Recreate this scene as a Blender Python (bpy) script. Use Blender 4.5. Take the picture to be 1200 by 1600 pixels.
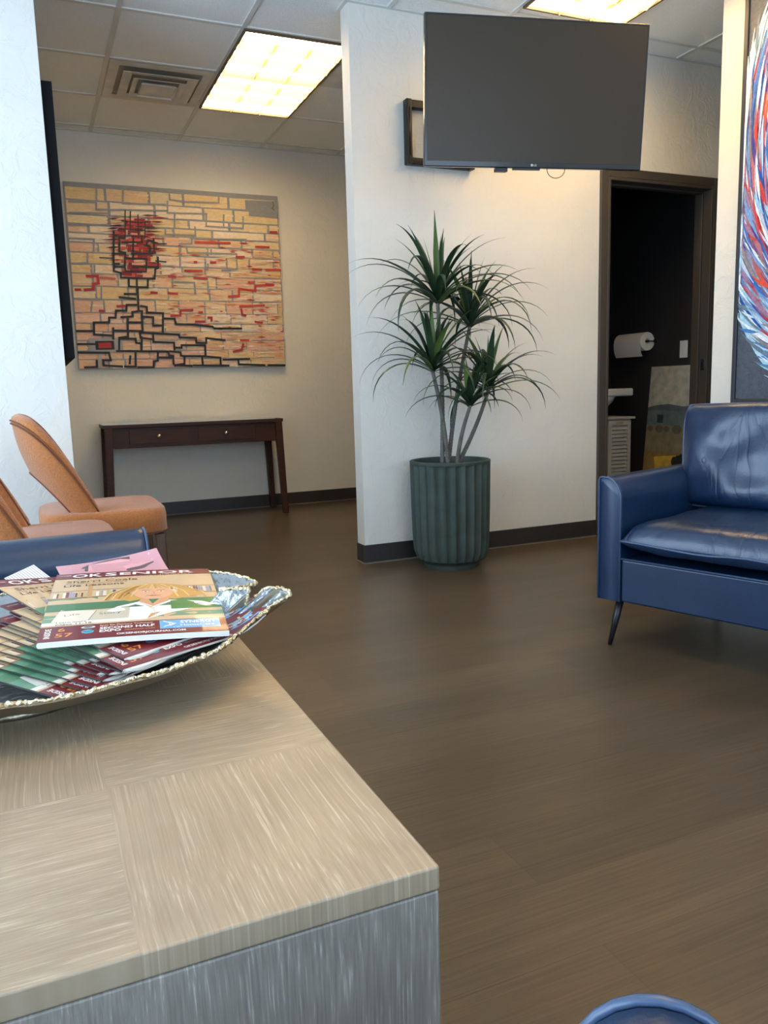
import bpy, bmesh, math, random
import numpy as np
from mathutils import Vector, Matrix, Euler, noise

for o in list(bpy.data.objects):
    bpy.data.objects.remove(o)
SC = bpy.context.scene
C = SC.collection
PI = math.pi

# ------------------------------------------------------------------ camera, world, lights, exposure
cd = bpy.data.cameras.new('camera'); cam = bpy.data.objects.new('camera', cd); C.objects.link(cam)
SC.camera = cam
cd.sensor_fit = 'HORIZONTAL'; cd.sensor_width = 36.0; cd.lens = 1247.2/1200*36.0
cd.clip_start = 0.02
RM = ((0.91530524, 0.08670268, -0.39331789), (-0.4017816, 0.1285022, -0.9066746), (-0.0280689, 0.9879119, 0.1524542))
M4 = Matrix(((RM[0][0], RM[0][1], -RM[0][2], 0), (RM[1][0], RM[1][1], -RM[1][2], 0), (RM[2][0], RM[2][1], -RM[2][2], 0), (0, 0, 0, 1)))
# the third column of a camera matrix points backwards
M4 = Matrix(((RM[0][0], RM[0][1], RM[0][2], 0), (RM[1][0], RM[1][1], RM[1][2], 0), (RM[2][0], RM[2][1], RM[2][2], 0), (0, 0, 0, 1)))
M4.translation = Vector((0, 0, 0.92))
cam.matrix_world = M4

SC.view_settings.view_transform = 'Standard'
SC.view_settings.look = 'None'
SC.view_settings.gamma = 1.0
SC.view_settings.use_curve_mapping = False
SC.view_settings.exposure = 0.08

w = bpy.data.worlds.new('world'); SC.world = w; w.use_nodes = True
wb = w.node_tree.nodes['Background']
wb.inputs[0].default_value = (0.62, 0.78, 1.0, 1); wb.inputs[1].default_value = 1.2

def area(name, loc, rot, sx, sy, power, col):
    l = bpy.data.lights.new(name, 'AREA'); l.shape = 'RECTANGLE'; l.size = sx; l.size_y = sy
    l.energy = power; l.color = col
    o = bpy.data.objects.new(name, l); C.objects.link(o); o.location = loc; o.rotation_euler = rot
    return o
DAY = (0.54, 0.75, 1.0)
# daylight just outside the window openings (left wall, back wall)
area('daylight', (-1.56, 2.55, 1.45), (0, -PI/2-0.3, 0), 1.9, 1.9, 92, DAY)
area('daylight', (-1.56, 0.1, 1.45), (0, -PI/2-0.3, 0), 1.9, 1.9, 80, DAY)
area('daylight', (0.9, -2.56, 1.45), (PI/2+0.3, 0, 0), 3.2, 1.9, 92, DAY)

# ------------------------------------------------------------------ helpers
def s2l(c):
    return tuple(((x/12.92) if x <= 0.04045 else ((x+0.055)/1.055)**2.4) for x in c)
def rgb(r, g, b):
    return s2l((r/255.0, g/255.0, b/255.0))

def mat(name, col, rough=0.5, metal=0.0, noise_scale=0, noise_amt=0.0, bump=0.0, bump_scale=50, spec=0.5, coat=0.0, stretch=(1, 1, 1), detail=4, coat_rough=0.1, sheen=0.0):
    m = bpy.data.materials.new(name); m.use_nodes = True
    nt = m.node_tree; b = nt.nodes['Principled BSDF']
    b.inputs['Base Color'].default_value = (*col, 1)
    b.inputs['Roughness'].default_value = rough
    b.inputs['Metallic'].default_value = metal
    b.inputs['Specular IOR Level'].default_value = spec
    b.inputs['Coat Weight'].default_value = coat
    b.inputs['Coat Roughness'].default_value = coat_rough
    b.inputs['Sheen Weight'].default_value = sheen
    tc = nt.nodes.new('ShaderNodeTexCoord'); mp = nt.nodes.new('ShaderNodeMapping')
    mp.inputs['Scale'].default_value = stretch
    nt.links.new(tc.outputs['Object'], mp.inputs['Vector'])
    if noise_amt:
        n = nt.nodes.new('ShaderNodeTexNoise'); n.inputs['Scale'].default_value = noise_scale; n.inputs['Detail'].default_value = detail
        nt.links.new(mp.outputs[0], n.inputs['Vector'])
        r = nt.nodes.new('ShaderNodeValToRGB')
        r.color_ramp.elements[0].position = 0.3; r.color_ramp.elements[1].position = 0.7
        r.color_ramp.elements[0].color = (*[x*(1-noise_amt) for x in col], 1)
        r.color_ramp.elements[1].color = (*[min(1, x*(1+noise_amt)) for x in col], 1)
        nt.links.new(n.outputs['Fac'], r.inputs[0]); nt.links.new(r.outputs[0], b.inputs['Base Color'])
    if bump:
        n2 = nt.nodes.new('ShaderNodeTexNoise'); n2.inputs['Scale'].default_value = bump_scale; n2.inputs['Detail'].default_value = 5
        nt.links.new(mp.outputs[0], n2.inputs['Vector'])
        bp = nt.nodes.new('ShaderNodeBump'); bp.inputs['Strength'].default_value = bump; bp.inputs['Distance'].default_value = 0.01
        nt.links.new(n2.outputs['Fac'], bp.inputs['Height']); nt.links.new(bp.outputs[0], b.inputs['Normal'])
    return m

def emat(name, col, s):
    m = bpy.data.materials.new(name); m.use_nodes = True
    b = m.node_tree.nodes['Principled BSDF']
    b.inputs['Base Color'].default_value = (*col, 1)
    b.inputs['Emission Color'].default_value = (*col, 1); b.inputs['Emission Strength'].default_value = s
    return m

class MB:
    """collects geometry for one mesh"""
    def __init__(s): s.v = []; s.f = []; s.mi = []
    def add(s, vs, fs, mi=0):
        k = len(s.v); s.v += [tuple(v) for v in vs]; s.f += [tuple(i+k for i in f) for f in fs]; s.mi += [mi]*len(fs); return s
    def box(s, x0, x1, y0, y1, z0, z1, mi=0, M=None):
        vs = [Vector((x, y, z)) for z in (z0, z1) for y in (y0, y1) for x in (x0, x1)]
        if M: vs = [M @ v for v in vs]
        return s.add(vs, [(0, 2, 3, 1), (4, 5, 7, 6), (0, 1, 5, 4), (2, 6, 7, 3), (0, 4, 6, 2), (1, 3, 7, 5)], mi)
    def tube(s, pts, r, n=10, closed=False, mi=0, caps=True):
        pts = [Vector(p) for p in pts]; N = len(pts)
        rs = r if isinstance(r, (list, tuple)) else [r]*N
        up = Vector((0, 0, 1)); vs = []; prev = None
        for i, p in enumerate(pts):
            a = pts[(i-1) % N] if (closed or i > 0) else p; b = pts[(i+1) % N] if (closed or i < N-1) else p
            t = (b-a).normalized()
            if prev is None:
                x = t.cross(up)
                if x.length < 1e-4: x = t.cross(Vector((1, 0, 0)))
            else: x = prev - t*prev.dot(t)
            x.normalize(); prev = x; y = t.cross(x)
            for k in range(n):
                an = 2*PI*k/n; vs.append(p + (x*math.cos(an)+y*math.sin(an))*rs[i])
        fs = []
        for i in range(N if closed else N-1):
            for k in range(n):
                j = (i+1) % N; fs.append((i*n+k, i*n+(k+1) % n, j*n+(k+1) % n, j*n+k))
        if not closed and caps:
            fs.append(tuple(range(n-1, -1, -1))); fs.append(tuple(range((N-1)*n, N*n)))
        return s.add(vs, fs, mi)
    def lathe(s, prof, n=48, c=(0, 0), mi=0):
        vs = []; 
        for r, z in prof:
            for k in range(n): vs.append((c[0]+r*math.cos(2*PI*k/n), c[1]+r*math.sin(2*PI*k/n), z))
        fs = [(i*n+k, i*n+(k+1) % n, (i+1)*n+(k+1) % n, (i+1)*n+k) for i in range(len(prof)-1) for k in range(n)]
        if prof[0][0] > 1e-5: fs.append(tuple(range(n-1, -1, -1)))
        if prof[-1][0] > 1e-5: fs.append(tuple(range((len(prof)-1)*n, len(prof)*n)))
        return s.add(vs, fs, mi)
    def build(s, name, m, parent=None, smooth=False, bevel=0, seg=2, sub=0, recalc=True):
        me = bpy.data.meshes.new(name); me.from_pydata(s.v, [], s.f)
        ms = m if isinstance(m, (list, tuple)) else [m]
        for x in ms: me.materials.append(x)
        for p, i in zip(me.polygons, s.mi): p.material_index = i; p.use_smooth = smooth
        if recalc:
            bm = bmesh.new(); bm.from_mesh(me); bmesh.ops.recalc_face_normals(bm, faces=bm.faces); bm.to_mesh(me); bm.free()
        me.update()
        o = bpy.data.objects.new(name, me); C.objects.link(o)
        if bevel:
            b = o.modifiers.new('bevel', 'BEVEL'); b.width = bevel; b.segments = seg; b.limit_method = 'ANGLE'; b.angle_limit = math.radians(40)
            for p in me.polygons: p.use_smooth = True
            wn = o.modifiers.new('wn', 'WEIGHTED_NORMAL'); wn.keep_sharp = True
        if sub:
            b = o.modifiers.new('sub', 'SUBSURF'); b.levels = sub; b.render_levels = sub
        if parent: o.parent = parent
        return o

def tag(o, label, cat, group=None):
    o['label'] = label; o['category'] = cat
    if group: o['group'] = group
    return o
def thing(name, label, cat, loc=(0, 0, 0), rz=0, group=None):
    o = bpy.data.objects.new(name, None); C.objects.link(o); o.location = loc; o.rotation_euler = (0, 0, rz)
    o.empty_display_size = 0.1
    return tag(o, label, cat, group)
def struct(o): o['kind'] = 'structure'; return o
def wallbox(name, x0, x1, y0, y1, z0, z1, m):
    return struct(MB().box(x0, x1, y0, y1, z0, z1).build(name, m))
def copy_tree(o, parent=None):
    c = o.copy(); C.objects.link(c); c.parent = parent
    for ch in list(o.children): copy_tree(ch, c)
    return c

# coloured artwork: flat polygons in (x, y) with a colour and a layer, mapped to 3D by f
def col_mat(name, rough=0.5, coat=0.0, bump=0.0, bscale=80, stretch=(1, 1, 1), var=0.0, vscale=30):
    m = bpy.data.materials.new(name); m.use_nodes = True; nt = m.node_tree; b = nt.nodes['Principled BSDF']
    a = nt.nodes.new('ShaderNodeAttribute'); a.attribute_name = 'Col'
    out = a.outputs['Color']
    tc = nt.nodes.new('ShaderNodeTexCoord'); mp = nt.nodes.new('ShaderNodeMapping'); mp.inputs['Scale'].default_value = stretch
    nt.links.new(tc.outputs['Object'], mp.inputs[0])
    if var:
        n = nt.nodes.new('ShaderNodeTexNoise'); n.inputs['Scale'].default_value = vscale; n.inputs['Detail'].default_value = 5
        nt.links.new(mp.outputs[0], n.inputs['Vector'])
        mr = nt.nodes.new('ShaderNodeMapRange'); mr.inputs[1].default_value = 0.3; mr.inputs[2].default_value = 0.7
        mr.inputs[3].default_value = 1-var; mr.inputs[4].default_value = 1+var
        nt.links.new(n.outputs['Fac'], mr.inputs[0])
        mx = nt.nodes.new('ShaderNodeMix'); mx.data_type = 'RGBA'; mx.blend_type = 'MULTIPLY'; mx.inputs[0].default_value = 1
        nt.links.new(out, mx.inputs[6]); nt.links.new(mr.outputs[0], mx.inputs[7]); out = mx.outputs[2]
    nt.links.new(out, b.inputs['Base Color'])
    b.inputs['Roughness'].default_value = rough; b.inputs['Coat Weight'].default_value = coat
    if bump:
        n2 = nt.nodes.new('ShaderNodeTexNoise'); n2.inputs['Scale'].default_value = bscale; n2.inputs['Detail'].default_value = 4
        nt.links.new(mp.outputs[0], n2.inputs['Vector'])
        bp = nt.nodes.new('ShaderNodeBump'); bp.inputs['Strength'].default_value = bump; bp.inputs['Distance'].default_value = 0.005
        nt.links.new(n2.outputs['Fac'], bp.inputs['Height']); nt.links.new(bp.outputs[0], b.inputs['Normal'])
    return m
SID = [0]
def nsid(): SID[0] += 1; return SID[0]
def art(name, items, m, f, parent=None, eps=7e-6):
    """flat coloured paint strokes; f gets x, y and the thickness of paint below the stroke"""
    vs = []; fs = []; cols = []
    its = sorted(items, key=lambda t: t[2]); last = None; lv = 0
    for t in its:
        poly, col = t[0], t[1]
        sid = t[3] if len(t) > 3 else nsid()
        if sid != last: lv += 1; last = sid
        k = len(vs)
        for (x, y) in poly: vs.append(f(x, y, lv*eps))
        fs.append(tuple(range(k, k+len(poly)))); cols.append(col)
    me = bpy.data.meshes.new(name); me.from_pydata(vs, [], fs); me.materials.append(m)
    at = me.color_attributes.new('Col', 'FLOAT_COLOR', 'CORNER')
    for p, c in zip(me.polygons, cols):
        for li in p.loop_indices: at.data[li].color = (*c, 1)
    o = bpy.data.objects.new(name, me); C.objects.link(o)
    if parent: o.parent = parent
    return o
def rect(x0, y0, x1, y1, nx=1, ny=1):
    r = []
    for i in range(nx):
        for j in range(ny):
            a, b = x0+(x1-x0)*i/nx, x0+(x1-x0)*(i+1)/nx; c, d = y0+(y1-y0)*j/ny, y0+(y1-y0)*(j+1)/ny
            r.append([(a, c), (b, c), (b, d), (a, d)])
    return r
def stroke(pts, w, col, layer, out, taper=False):
    n = len(pts); sd = nsid()
    for i in range(n-1):
        (x0, y0), (x1, y1) = pts[i], pts[i+1]; L = math.hypot(x1-x0, y1-y0)
        if L < 1e-6: continue
        dx, dy = (x1-x0)/L, (y1-y0)/L
        w0 = w1 = w/2
        e0 = e1 = w/2*0.95
        if taper:
            w0 = w/2*max(.12, math.sin(PI*(i+.0)/(n-1))); w1 = w/2*max(.12, math.sin(PI*(i+1)/(n-1))); e0 = e1 = 0
        a = (x0-dx*e0-dy*w0, y0-dy*e0+dx*w0); b = (x0-dx*e0+dy*w0, y0-dy*e0-dx*w0)
        c = (x1+dx*e1+dy*w1, y1+dy*e1-dx*w1); d = (x1+dx*e1-dy*w1, y1+dy*e1+dx*w1)
        out.append(([a, b, c, d], col, layer, sd if taper else nsid()))
def ell(cx, cy, rx, ry, n=18, a0=0, rot=0):
    return [(cx+rx*math.cos(t)*math.cos(rot)-ry*math.sin(t)*math.sin(rot), cy+rx*math.cos(t)*math.sin(rot)+ry*math.sin(t)*math.cos(rot)) for t in [a0+2*PI*k/n for k in range(n)]]
def text(s, x, y, h, width=None, rot=0, col=(1, 1, 1), layer=3, out=None, weight=0.0):
    """letters as polygons, lower left at x,y, cap height h"""
    cu = bpy.data.curves.new('t', 'FONT'); cu.body = s; cu.size = 1.0; cu.offset = weight; cu.resolution_u = 2
    o = bpy.data.objects.new('t', cu); C.objects.link(o)
    dg = bpy.context.evaluated_depsgraph_get(); me = bpy.data.meshes.new_from_object(o.evaluated_get(dg))
    V = [(v.co.x, v.co.y) for v in me.vertices]; F = [tuple(p.vertices) for p in me.polygons]
    bpy.data.objects.remove(o); bpy.data.meshes.remove(me); bpy.data.curves.remove(cu)
    if not V: return
    xs = [v[0] for v in V]; x0, x1 = min(xs), max(xs)
    sy = h/0.70; sx = sy if width is None else width/(x1-x0)
    cr, sr = math.cos(rot), math.sin(rot)
    P = []
    for (a, b) in V:
        a = (a-x0)*sx; b = b*sy
        P.append((x+a*cr-b*sr, y+a*sr+b*cr))
    sd = nsid()
    for f in F: out.append(([P[i] for i in f], col, layer, sd))

# ------------------------------------------------------------------ materials
M_wall = mat('wall_paint', rgb(226, 221, 210), 0.55, noise_scale=3, noise_amt=0.02, bump=0.55, bump_scale=22, detail=3)
nt = M_wall.node_tree   # trowelled drywall texture: broad soft lumps with ridges
bpn = [n for n in nt.nodes if n.type == 'BUMP'][0]
vo = nt.nodes.new('ShaderNodeTexNoise'); vo.inputs['Scale'].default_value = 9; vo.inputs['Detail'].default_value = 7; vo.inputs['Roughness'].default_value = 0.62; vo.inputs['Distortion'].default_value = 1.3
cr_ = nt.nodes.new('ShaderNodeValToRGB'); cr_.color_ramp.elements[0].position = 0.47; cr_.color_ramp.elements[1].position = 0.60
mpn = [n for n in nt.nodes if n.type == 'MAPPING'][0]
nt.links.new(mpn.outputs[0], vo.inputs['Vector']); nt.links.new(vo.outputs['Fac'], cr_.inputs[0]); nt.links.new(cr_.outputs[0], bpn.inputs['Height'])
bpn.inputs['Strength'].default_value = 0.35; bpn.inputs['Distance'].default_value = 0.004
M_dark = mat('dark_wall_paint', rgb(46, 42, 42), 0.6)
M_tile = mat('ceiling_tile', rgb(248, 247, 243), 0.9, noise_scale=160, noise_amt=0.06, bump=0.5, bump_scale=240)
M_grid = mat('ceiling_grid_metal', rgb(214, 211, 203), 0.45)
M_base = mat('rubber_baseboard', rgb(52, 47, 45), 0.45)
M_frame = mat('door_frame_paint', rgb(72, 63, 54), 0.45)
M_steel = mat('brushed_steel', (0.6, 0.6, 0.58), 0.3, 1.0)
M_white = mat('white_plastic', rgb(225, 225, 222), 0.4)
M_black = mat('black_satin', rgb(22, 22, 24), 0.4)
M_blackm = mat('black_metal', rgb(24, 23, 22), 0.35, 0.3)

def floor_mat():
    m = bpy.data.materials.new('vinyl_plank_floor'); m.use_nodes = True; nt = m.node_tree; b = nt.nodes['Principled BSDF']
    tc = nt.nodes.new('ShaderNodeTexCoord')
    mp0 = nt.nodes.new('ShaderNodeMapping'); mp0.inputs['Location'].default_value = (-0.79, -1.321, 0)
    nt.links.new(tc.outputs['Object'], mp0.inputs[0])
    br = nt.nodes.new('ShaderNodeTexBrick'); br.inputs['Scale'].default_value = 1
    br.inputs['Brick Width'].default_value = 1.22; br.inputs['Row Height'].default_value = 0.18
    br.inputs['Mortar Size'].default_value = 0.0009; br.inputs['Mortar Smooth'].default_value = 0.3; br.offset = 0.37
    br.inputs['Color1'].default_value = (0, 0, 0, 1); br.inputs['Color2'].default_value = (1, 1, 1, 1); br.inputs['Mortar'].default_value = (0.5, 0.5, 0.5, 1)
    nt.links.new(mp0.outputs[0], br.inputs['Vector'])
    mp = nt.nodes.new('ShaderNodeMapping'); mp.inputs['Scale'].default_value = (2.2, 90, 1)
    nt.links.new(tc.outputs['Object'], mp.inputs[0])
    n = nt.nodes.new('ShaderNodeTexNoise'); n.inputs['Scale'].default_value = 1.6; n.inputs['Detail'].default_value = 8; n.inputs['Roughness'].default_value = 0.7
    nt.links.new(mp.outputs[0], n.inputs['Vector'])
    mp2 = nt.nodes.new('ShaderNodeMapping'); mp2.inputs['Scale'].default_value = (1.2, 6, 1)
    nt.links.new(tc.outputs['Object'], mp2.inputs[0])
    n2 = nt.nodes.new('ShaderNodeTexNoise'); n2.inputs['Scale'].default_value = 1.5; n2.inputs['Detail'].default_value = 3
    nt.links.new(mp2.outputs[0], n2.inputs['Vector'])
    r = nt.nodes.new('ShaderNodeValToRGB'); e = r.color_ramp.elements
    e[0].position = 0.3; e[0].color = (*rgb(72, 58, 45), 1); e[1].position = 0.72; e[1].color = (*rgb(98, 82, 62), 1)
    nt.links.new(n.outputs['Fac'], r.inputs[0])
    mr = nt.nodes.new('ShaderNodeMapRange'); mr.inputs[1].default_value = 0; mr.inputs[2].default_value = 1; mr.inputs[3].default_value = 0.86; mr.inputs[4].default_value = 1.1
    nt.links.new(br.outputs['Color'], mr.inputs[0])
    mr2 = nt.nodes.new('ShaderNodeMapRange'); mr2.inputs[1].default_value = 0.3; mr2.inputs[2].default_value = 0.7; mr2.inputs[3].default_value = 0.88; mr2.inputs[4].default_value = 1.1
    nt.links.new(n2.outputs['Fac'], mr2.inputs[0])
    mm = nt.nodes.new('ShaderNodeMath'); mm.operation = 'MULTIPLY'; nt.links.new(mr.outputs[0], mm.inputs[0]); nt.links.new(mr2.outputs[0], mm.inputs[1])
    mx = nt.nodes.new('ShaderNodeMix'); mx.data_type = 'RGBA'; mx.blend_type = 'MULTIPLY'; mx.inputs[0].default_value = 1
    nt.links.new(r.outputs[0], mx.inputs[6]); nt.links.new(mm.outputs[0], mx.inputs[7])
    mx2 = nt.nodes.new('ShaderNodeMix'); mx2.data_type = 'RGBA'; mx2.inputs[7].default_value = (*rgb(60, 50, 42), 1)
    fm = nt.nodes.new('ShaderNodeMath'); fm.operation = 'MULTIPLY'; fm.inputs[1].default_value = 0.6; nt.links.new(br.outputs['Fac'], fm.inputs[0])
    nt.links.new(fm.outputs[0], mx2.inputs[0]); nt.links.new(mx.outputs[2], mx2.inputs[6])
    nt.links.new(mx2.outputs[2], b.inputs['Base Color'])
    b.inputs['Roughness'].default_value = 0.36; b.inputs['Specular IOR Level'].default_value = 0.42
    bp = nt.nodes.new('ShaderNodeBump'); bp.inputs['Strength'].default_value = 0.12; bp.inputs['Distance'].default_value = 0.002
    nt.links.new(n.outputs['Fac'], bp.inputs['Height']); nt.links.new(bp.outputs[0], b.inputs['Normal'])
    return m
M_floor = floor_mat()

def oak_mat(name, vertical=False):
    """whitewashed (cerused) oak; on the top it is laid in squares with alternating grain"""
    m = bpy.data.materials.new(name); m.use_nodes = True; nt = m.node_tree; b = nt.nodes['Principled BSDF']
    N = nt.nodes.new; L = nt.links.new
    tc = N('ShaderNodeTexCoord'); sep = N('ShaderNodeSeparateXYZ'); L(tc.outputs['Object'], sep.inputs[0])
    cb = N('ShaderNodeCombineXYZ'); cb2 = N('ShaderNodeCombineXYZ')
    def lvl(vec):
        mp = N('ShaderNodeMapping'); mp.inputs['Scale'].default_value = (420, 11, 1); L(vec, mp.inputs[0])
        n0 = N('ShaderNodeTexNoise'); n0.inputs['Scale'].default_value = 5; n0.inputs['Detail'].default_value = 2; L(vec, n0.inputs['Vector'])
        ad = N('ShaderNodeMix'); ad.data_type = 'VECTOR'; ad.inputs[0].default_value = 0.0
        # swirl of the grain about knots
        sc = N('ShaderNodeVectorMath'); sc.operation = 'SCALE'; sc.inputs['Scale'].default_value = 5.0; L(n0.outputs['Color'], sc.inputs[0])
        av = N('ShaderNodeVectorMath'); av.operation = 'ADD'; L(mp.outputs[0], av.inputs[0]); L(sc.outputs[0], av.inputs[1])
        n = N('ShaderNodeTexNoise'); n.inputs['Scale'].default_value = 1.3; n.inputs['Detail'].default_value = 3; n.inputs['Roughness'].default_value = 0.55
        L(av.outputs[0], n.inputs['Vector']); return n.outputs['Fac']
    if vertical:
        cb.inputs[2].default_value = 0; L(sep.outputs[0], cb.inputs[0]); L(sep.outputs[2], cb.inputs[1]); fac = lvl(cb.outputs[0])
    else:
        L(sep.outputs[0], cb.inputs[0]); L(sep.outputs[1], cb.inputs[1]); fa = lvl(cb.outputs[0])
        L(sep.outputs[1], cb2.inputs[0]); L(sep.outputs[0], cb2.inputs[1]); fb = lvl(cb2.outputs[0])
        ck = N('ShaderNodeTexChecker'); ck.inputs['Scale'].default_value = 1.0
        mp = N('ShaderNodeMapping'); mp.inputs['Location'].default_value = (-0.033/0.213, -0.722/0.236, 0.5); mp.inputs['Scale'].default_value = (1/0.213, 1/0.236, 0)
        L(tc.outputs['Object'], mp.inputs[0]); L(mp.outputs[0], ck.inputs['Vector'])
        mx = N('ShaderNodeMix'); mx.data_type = 'FLOAT'; L(ck.outputs['Fac'], mx.inputs[0]); L(fb, mx.inputs[2]); L(fa, mx.inputs[3]); fac = mx.outputs[0]
    r = N('ShaderNodeValToRGB'); e = r.color_ramp.elements
    c0 = rgb(154, 136, 112); c1 = rgb(168, 150, 126); c2 = rgb(192, 178, 154)
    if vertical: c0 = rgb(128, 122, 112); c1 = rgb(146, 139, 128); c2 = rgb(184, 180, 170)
    e[0].position = 0.35; e[0].color = (*c0, 1); e[1].position = 0.60; e[1].color = (*c1, 1)
    e2 = e.new(0.72); e2.color = (*c2, 1)
    L(fac, r.inputs[0])
    nb = N('ShaderNodeTexNoise'); nb.inputs['Scale'].default_value = 7; nb.inputs['Detail'].default_value = 3; L(tc.outputs['Object'], nb.inputs['Vector'])
    mr = N('ShaderNodeMapRange'); mr.inputs[1].default_value = 0.3; mr.inputs[2].default_value = 0.7; mr.inputs[3].default_value = 0.86; mr.inputs[4].default_value = 1.1; L(nb.outputs['Fac'], mr.inputs[0])
    mx3 = N('ShaderNodeMix'); mx3.data_type = 'RGBA'; mx3.blend_type = 'MULTIPLY'; mx3.inputs[0].default_value = 1; L(r.outputs[0], mx3.inputs[6]); L(mr.outputs[0], mx3.inputs[7])
    L(mx3.outputs[2], b.inputs['Base Color'])
    b.inputs['Roughness'].default_value = 0.38
    bp = N('ShaderNodeBump'); bp.inputs['Strength'].default_value = 0.25; bp.inputs['Distance'].default_value = 0.001; L(fac, bp.inputs['Height']); L(bp.outputs[0], b.inputs['Normal'])
    return m
M_oak = oak_mat('whitewashed_oak_top'); M_oakv = oak_mat('whitewashed_oak_side', True)

M_leather = mat('navy_leather', rgb(14, 40, 70), 0.36, noise_scale=6, noise_amt=0.18, bump=0.10, bump_scale=260, spec=0.6, coat=0.25, coat_rough=0.25)
def crease(m, sc, dist, strength):
    nt = m.node_tree; b = nt.nodes['Principled BSDF']; fine = [n for n in nt.nodes if n.type == 'BUMP'][0]; tc = [n for n in nt.nodes if n.type == 'TEX_COORD'][0]
    n = nt.nodes.new('ShaderNodeTexNoise'); n.inputs['Scale'].default_value = sc; n.inputs['Detail'].default_value = 3; n.inputs['Distortion'].default_value = 0.7
    mpx = nt.nodes.new('ShaderNodeMapping'); mpx.inputs['Scale'].default_value = (2.2, .8, 1); mpx.inputs['Rotation'].default_value = (0, 0, .35)
    nt.links.new(tc.outputs['Object'], mpx.inputs[0]); nt.links.new(mpx.outputs[0], n.inputs['Vector'])
    m1 = nt.nodes.new('ShaderNodeMath'); m1.operation = 'SUBTRACT'; m1.inputs[1].default_value = .5; nt.links.new(n.outputs['Fac'], m1.inputs[0])
    m2 = nt.nodes.new('ShaderNodeMath'); m2.operation = 'ABSOLUTE'; nt.links.new(m1.outputs[0], m2.inputs[0])
    m3 = nt.nodes.new('ShaderNodeMath'); m3.operation = 'POWER'; m3.inputs[1].default_value = .55; nt.links.new(m2.outputs[0], m3.inputs[0])
    bp = nt.nodes.new('ShaderNodeBump'); bp.inputs['Strength'].default_value = strength; bp.inputs['Distance'].default_value = dist
    nt.links.new(m3.outputs[0], bp.inputs['Height']); nt.links.new(fine.outputs[0], bp.inputs['Normal']); nt.links.new(bp.outputs[0], b.inputs['Normal'])
M_cush = mat('navy_cushion_leather', rgb(14, 40, 70), 0.33, noise_scale=6, noise_amt=0.18, bump=0.10, bump_scale=260, spec=0.6, coat=0.3, coat_rough=0.22)
crease(M_cush, 3.6, .02, .36)
M_pipe = mat('navy_piping', rgb(62, 80, 108), 0.34, spec=0.6)
M_orange = mat('orange_corduroy', rgb(176, 106, 50), 0.9, noise_scale=160, noise_amt=0.14, bump=0.5, bump_scale=160, sheen=0.4)
M_seam = mat('orange_welt', rgb(120, 70, 42), 0.85)
M_legwood = mat('walnut_leg', rgb(84, 56, 34), 0.4, noise_scale=12, noise_amt=0.25, stretch=(4, 4, 0.6))
M_espresso = mat('espresso_wood', rgb(66, 36, 22), 0.5, noise_scale=14, noise_amt=0.25, stretch=(0.5, 3, 6), spec=0.3)
M_espdark = mat('espresso_gap_shade', rgb(28, 15, 10), 0.5)  # darkened espresso: shade of the drawer gaps put into the colour

# ------------------------------------------------------------------ the setting
CE = 2.77; FW = 6.28; PW = 3.87
wallbox('floor', -1.5, 6.2, -2.5, FW, -0.1, 0, M_floor)
wallbox('ceiling', -1.5, 6.2, -2.5, FW, CE, CE+0.1, M_tile)
wallbox('wall_far', -1.5, 6.2, FW, FW+0.12, 0, CE, M_wall)
wallbox('wall_alcove', -1.3, 0.155, PW, FW, 0, CE, M_wall)           # stub wall at the left, runs back to the far wall
# partition with the door opening
DX0, DX1, DZ = 3.125, 3.925, 2.08
mb = MB()
mb.box(1.563, DX0, PW, PW+0.10, 0, CE); mb.box(DX1, 6.2, PW, PW+0.10, 0, CE); mb.box(DX0, DX1, PW, PW+0.10, DZ, CE)
struct(mb.build('wall_partition', M_wall))
# right wall (painting wall) ending short of the partition
RX = 3.2; RY = 3.12
wallbox('wall_right', RX, RX+0.12, -2.5, RY, 0, CE, M_wall)
wallbox('wall_corridor', 5.9, 6.02, RY-0.4, FW, 0, CE, M_wall)
wallbox('wall_corridor_near', RX+0.12, 5.9, RY-0.4, RY-0.28, 0, CE, M_wall)
# left wall with two windows, back wall with one
def wall_with_holes(name, fixed, a0, a1, holes, axis, t):
    mb = MB(); zs0, zs1 = 0.5, 2.4
    def bx(p0, p1, z0, z1):
        if p1-p0 < 1e-4: return
        if axis == 'x': mb.box(fixed, fixed+t, p0, p1, z0, z1)
        else: mb.box(p0, p1, fixed, fixed+t, z0, z1)
    cur = a0
    for h0, h1 in holes:
        bx(cur, h0, 0, CE); bx(h0, h1, 0, zs0); bx(h0, h1, zs1, CE); cur = h1
    bx(cur, a1, 0, CE)
    return struct(mb.build(name, M_wall))
wall_with_holes('wall_left', -1.42, -2.5, PW, [(-0.85, 1.05), (1.6, 3.5)], 'x', 0.12)
wall_with_holes('wall_back', -2.5, -1.5, RX, [(-0.7, 2.5)], 'y', 0.12)
M_glass = bpy.data.materials.new('window_glass'); M_glass.use_nodes = True
_n = M_glass.node_tree; _b = _n.nodes['Principled BSDF']; _o = _n.nodes['Material Output']
_t = _n.nodes.new('ShaderNodeBsdfTransparent'); _g = _n.nodes.new('ShaderNodeBsdfGlossy'); _g.inputs['Roughness'].default_value = 0.02
_m = _n.nodes.new('ShaderNodeMixShader'); _m.inputs[0].default_value = 0.05
_n.links.new(_t.outputs[0], _m.inputs[1]); _n.links.new(_g.outputs[0], _m.inputs[2]); _n.links.new(_m.outputs[0], _o.inputs[0]); _n.nodes.remove(_b)
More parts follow.
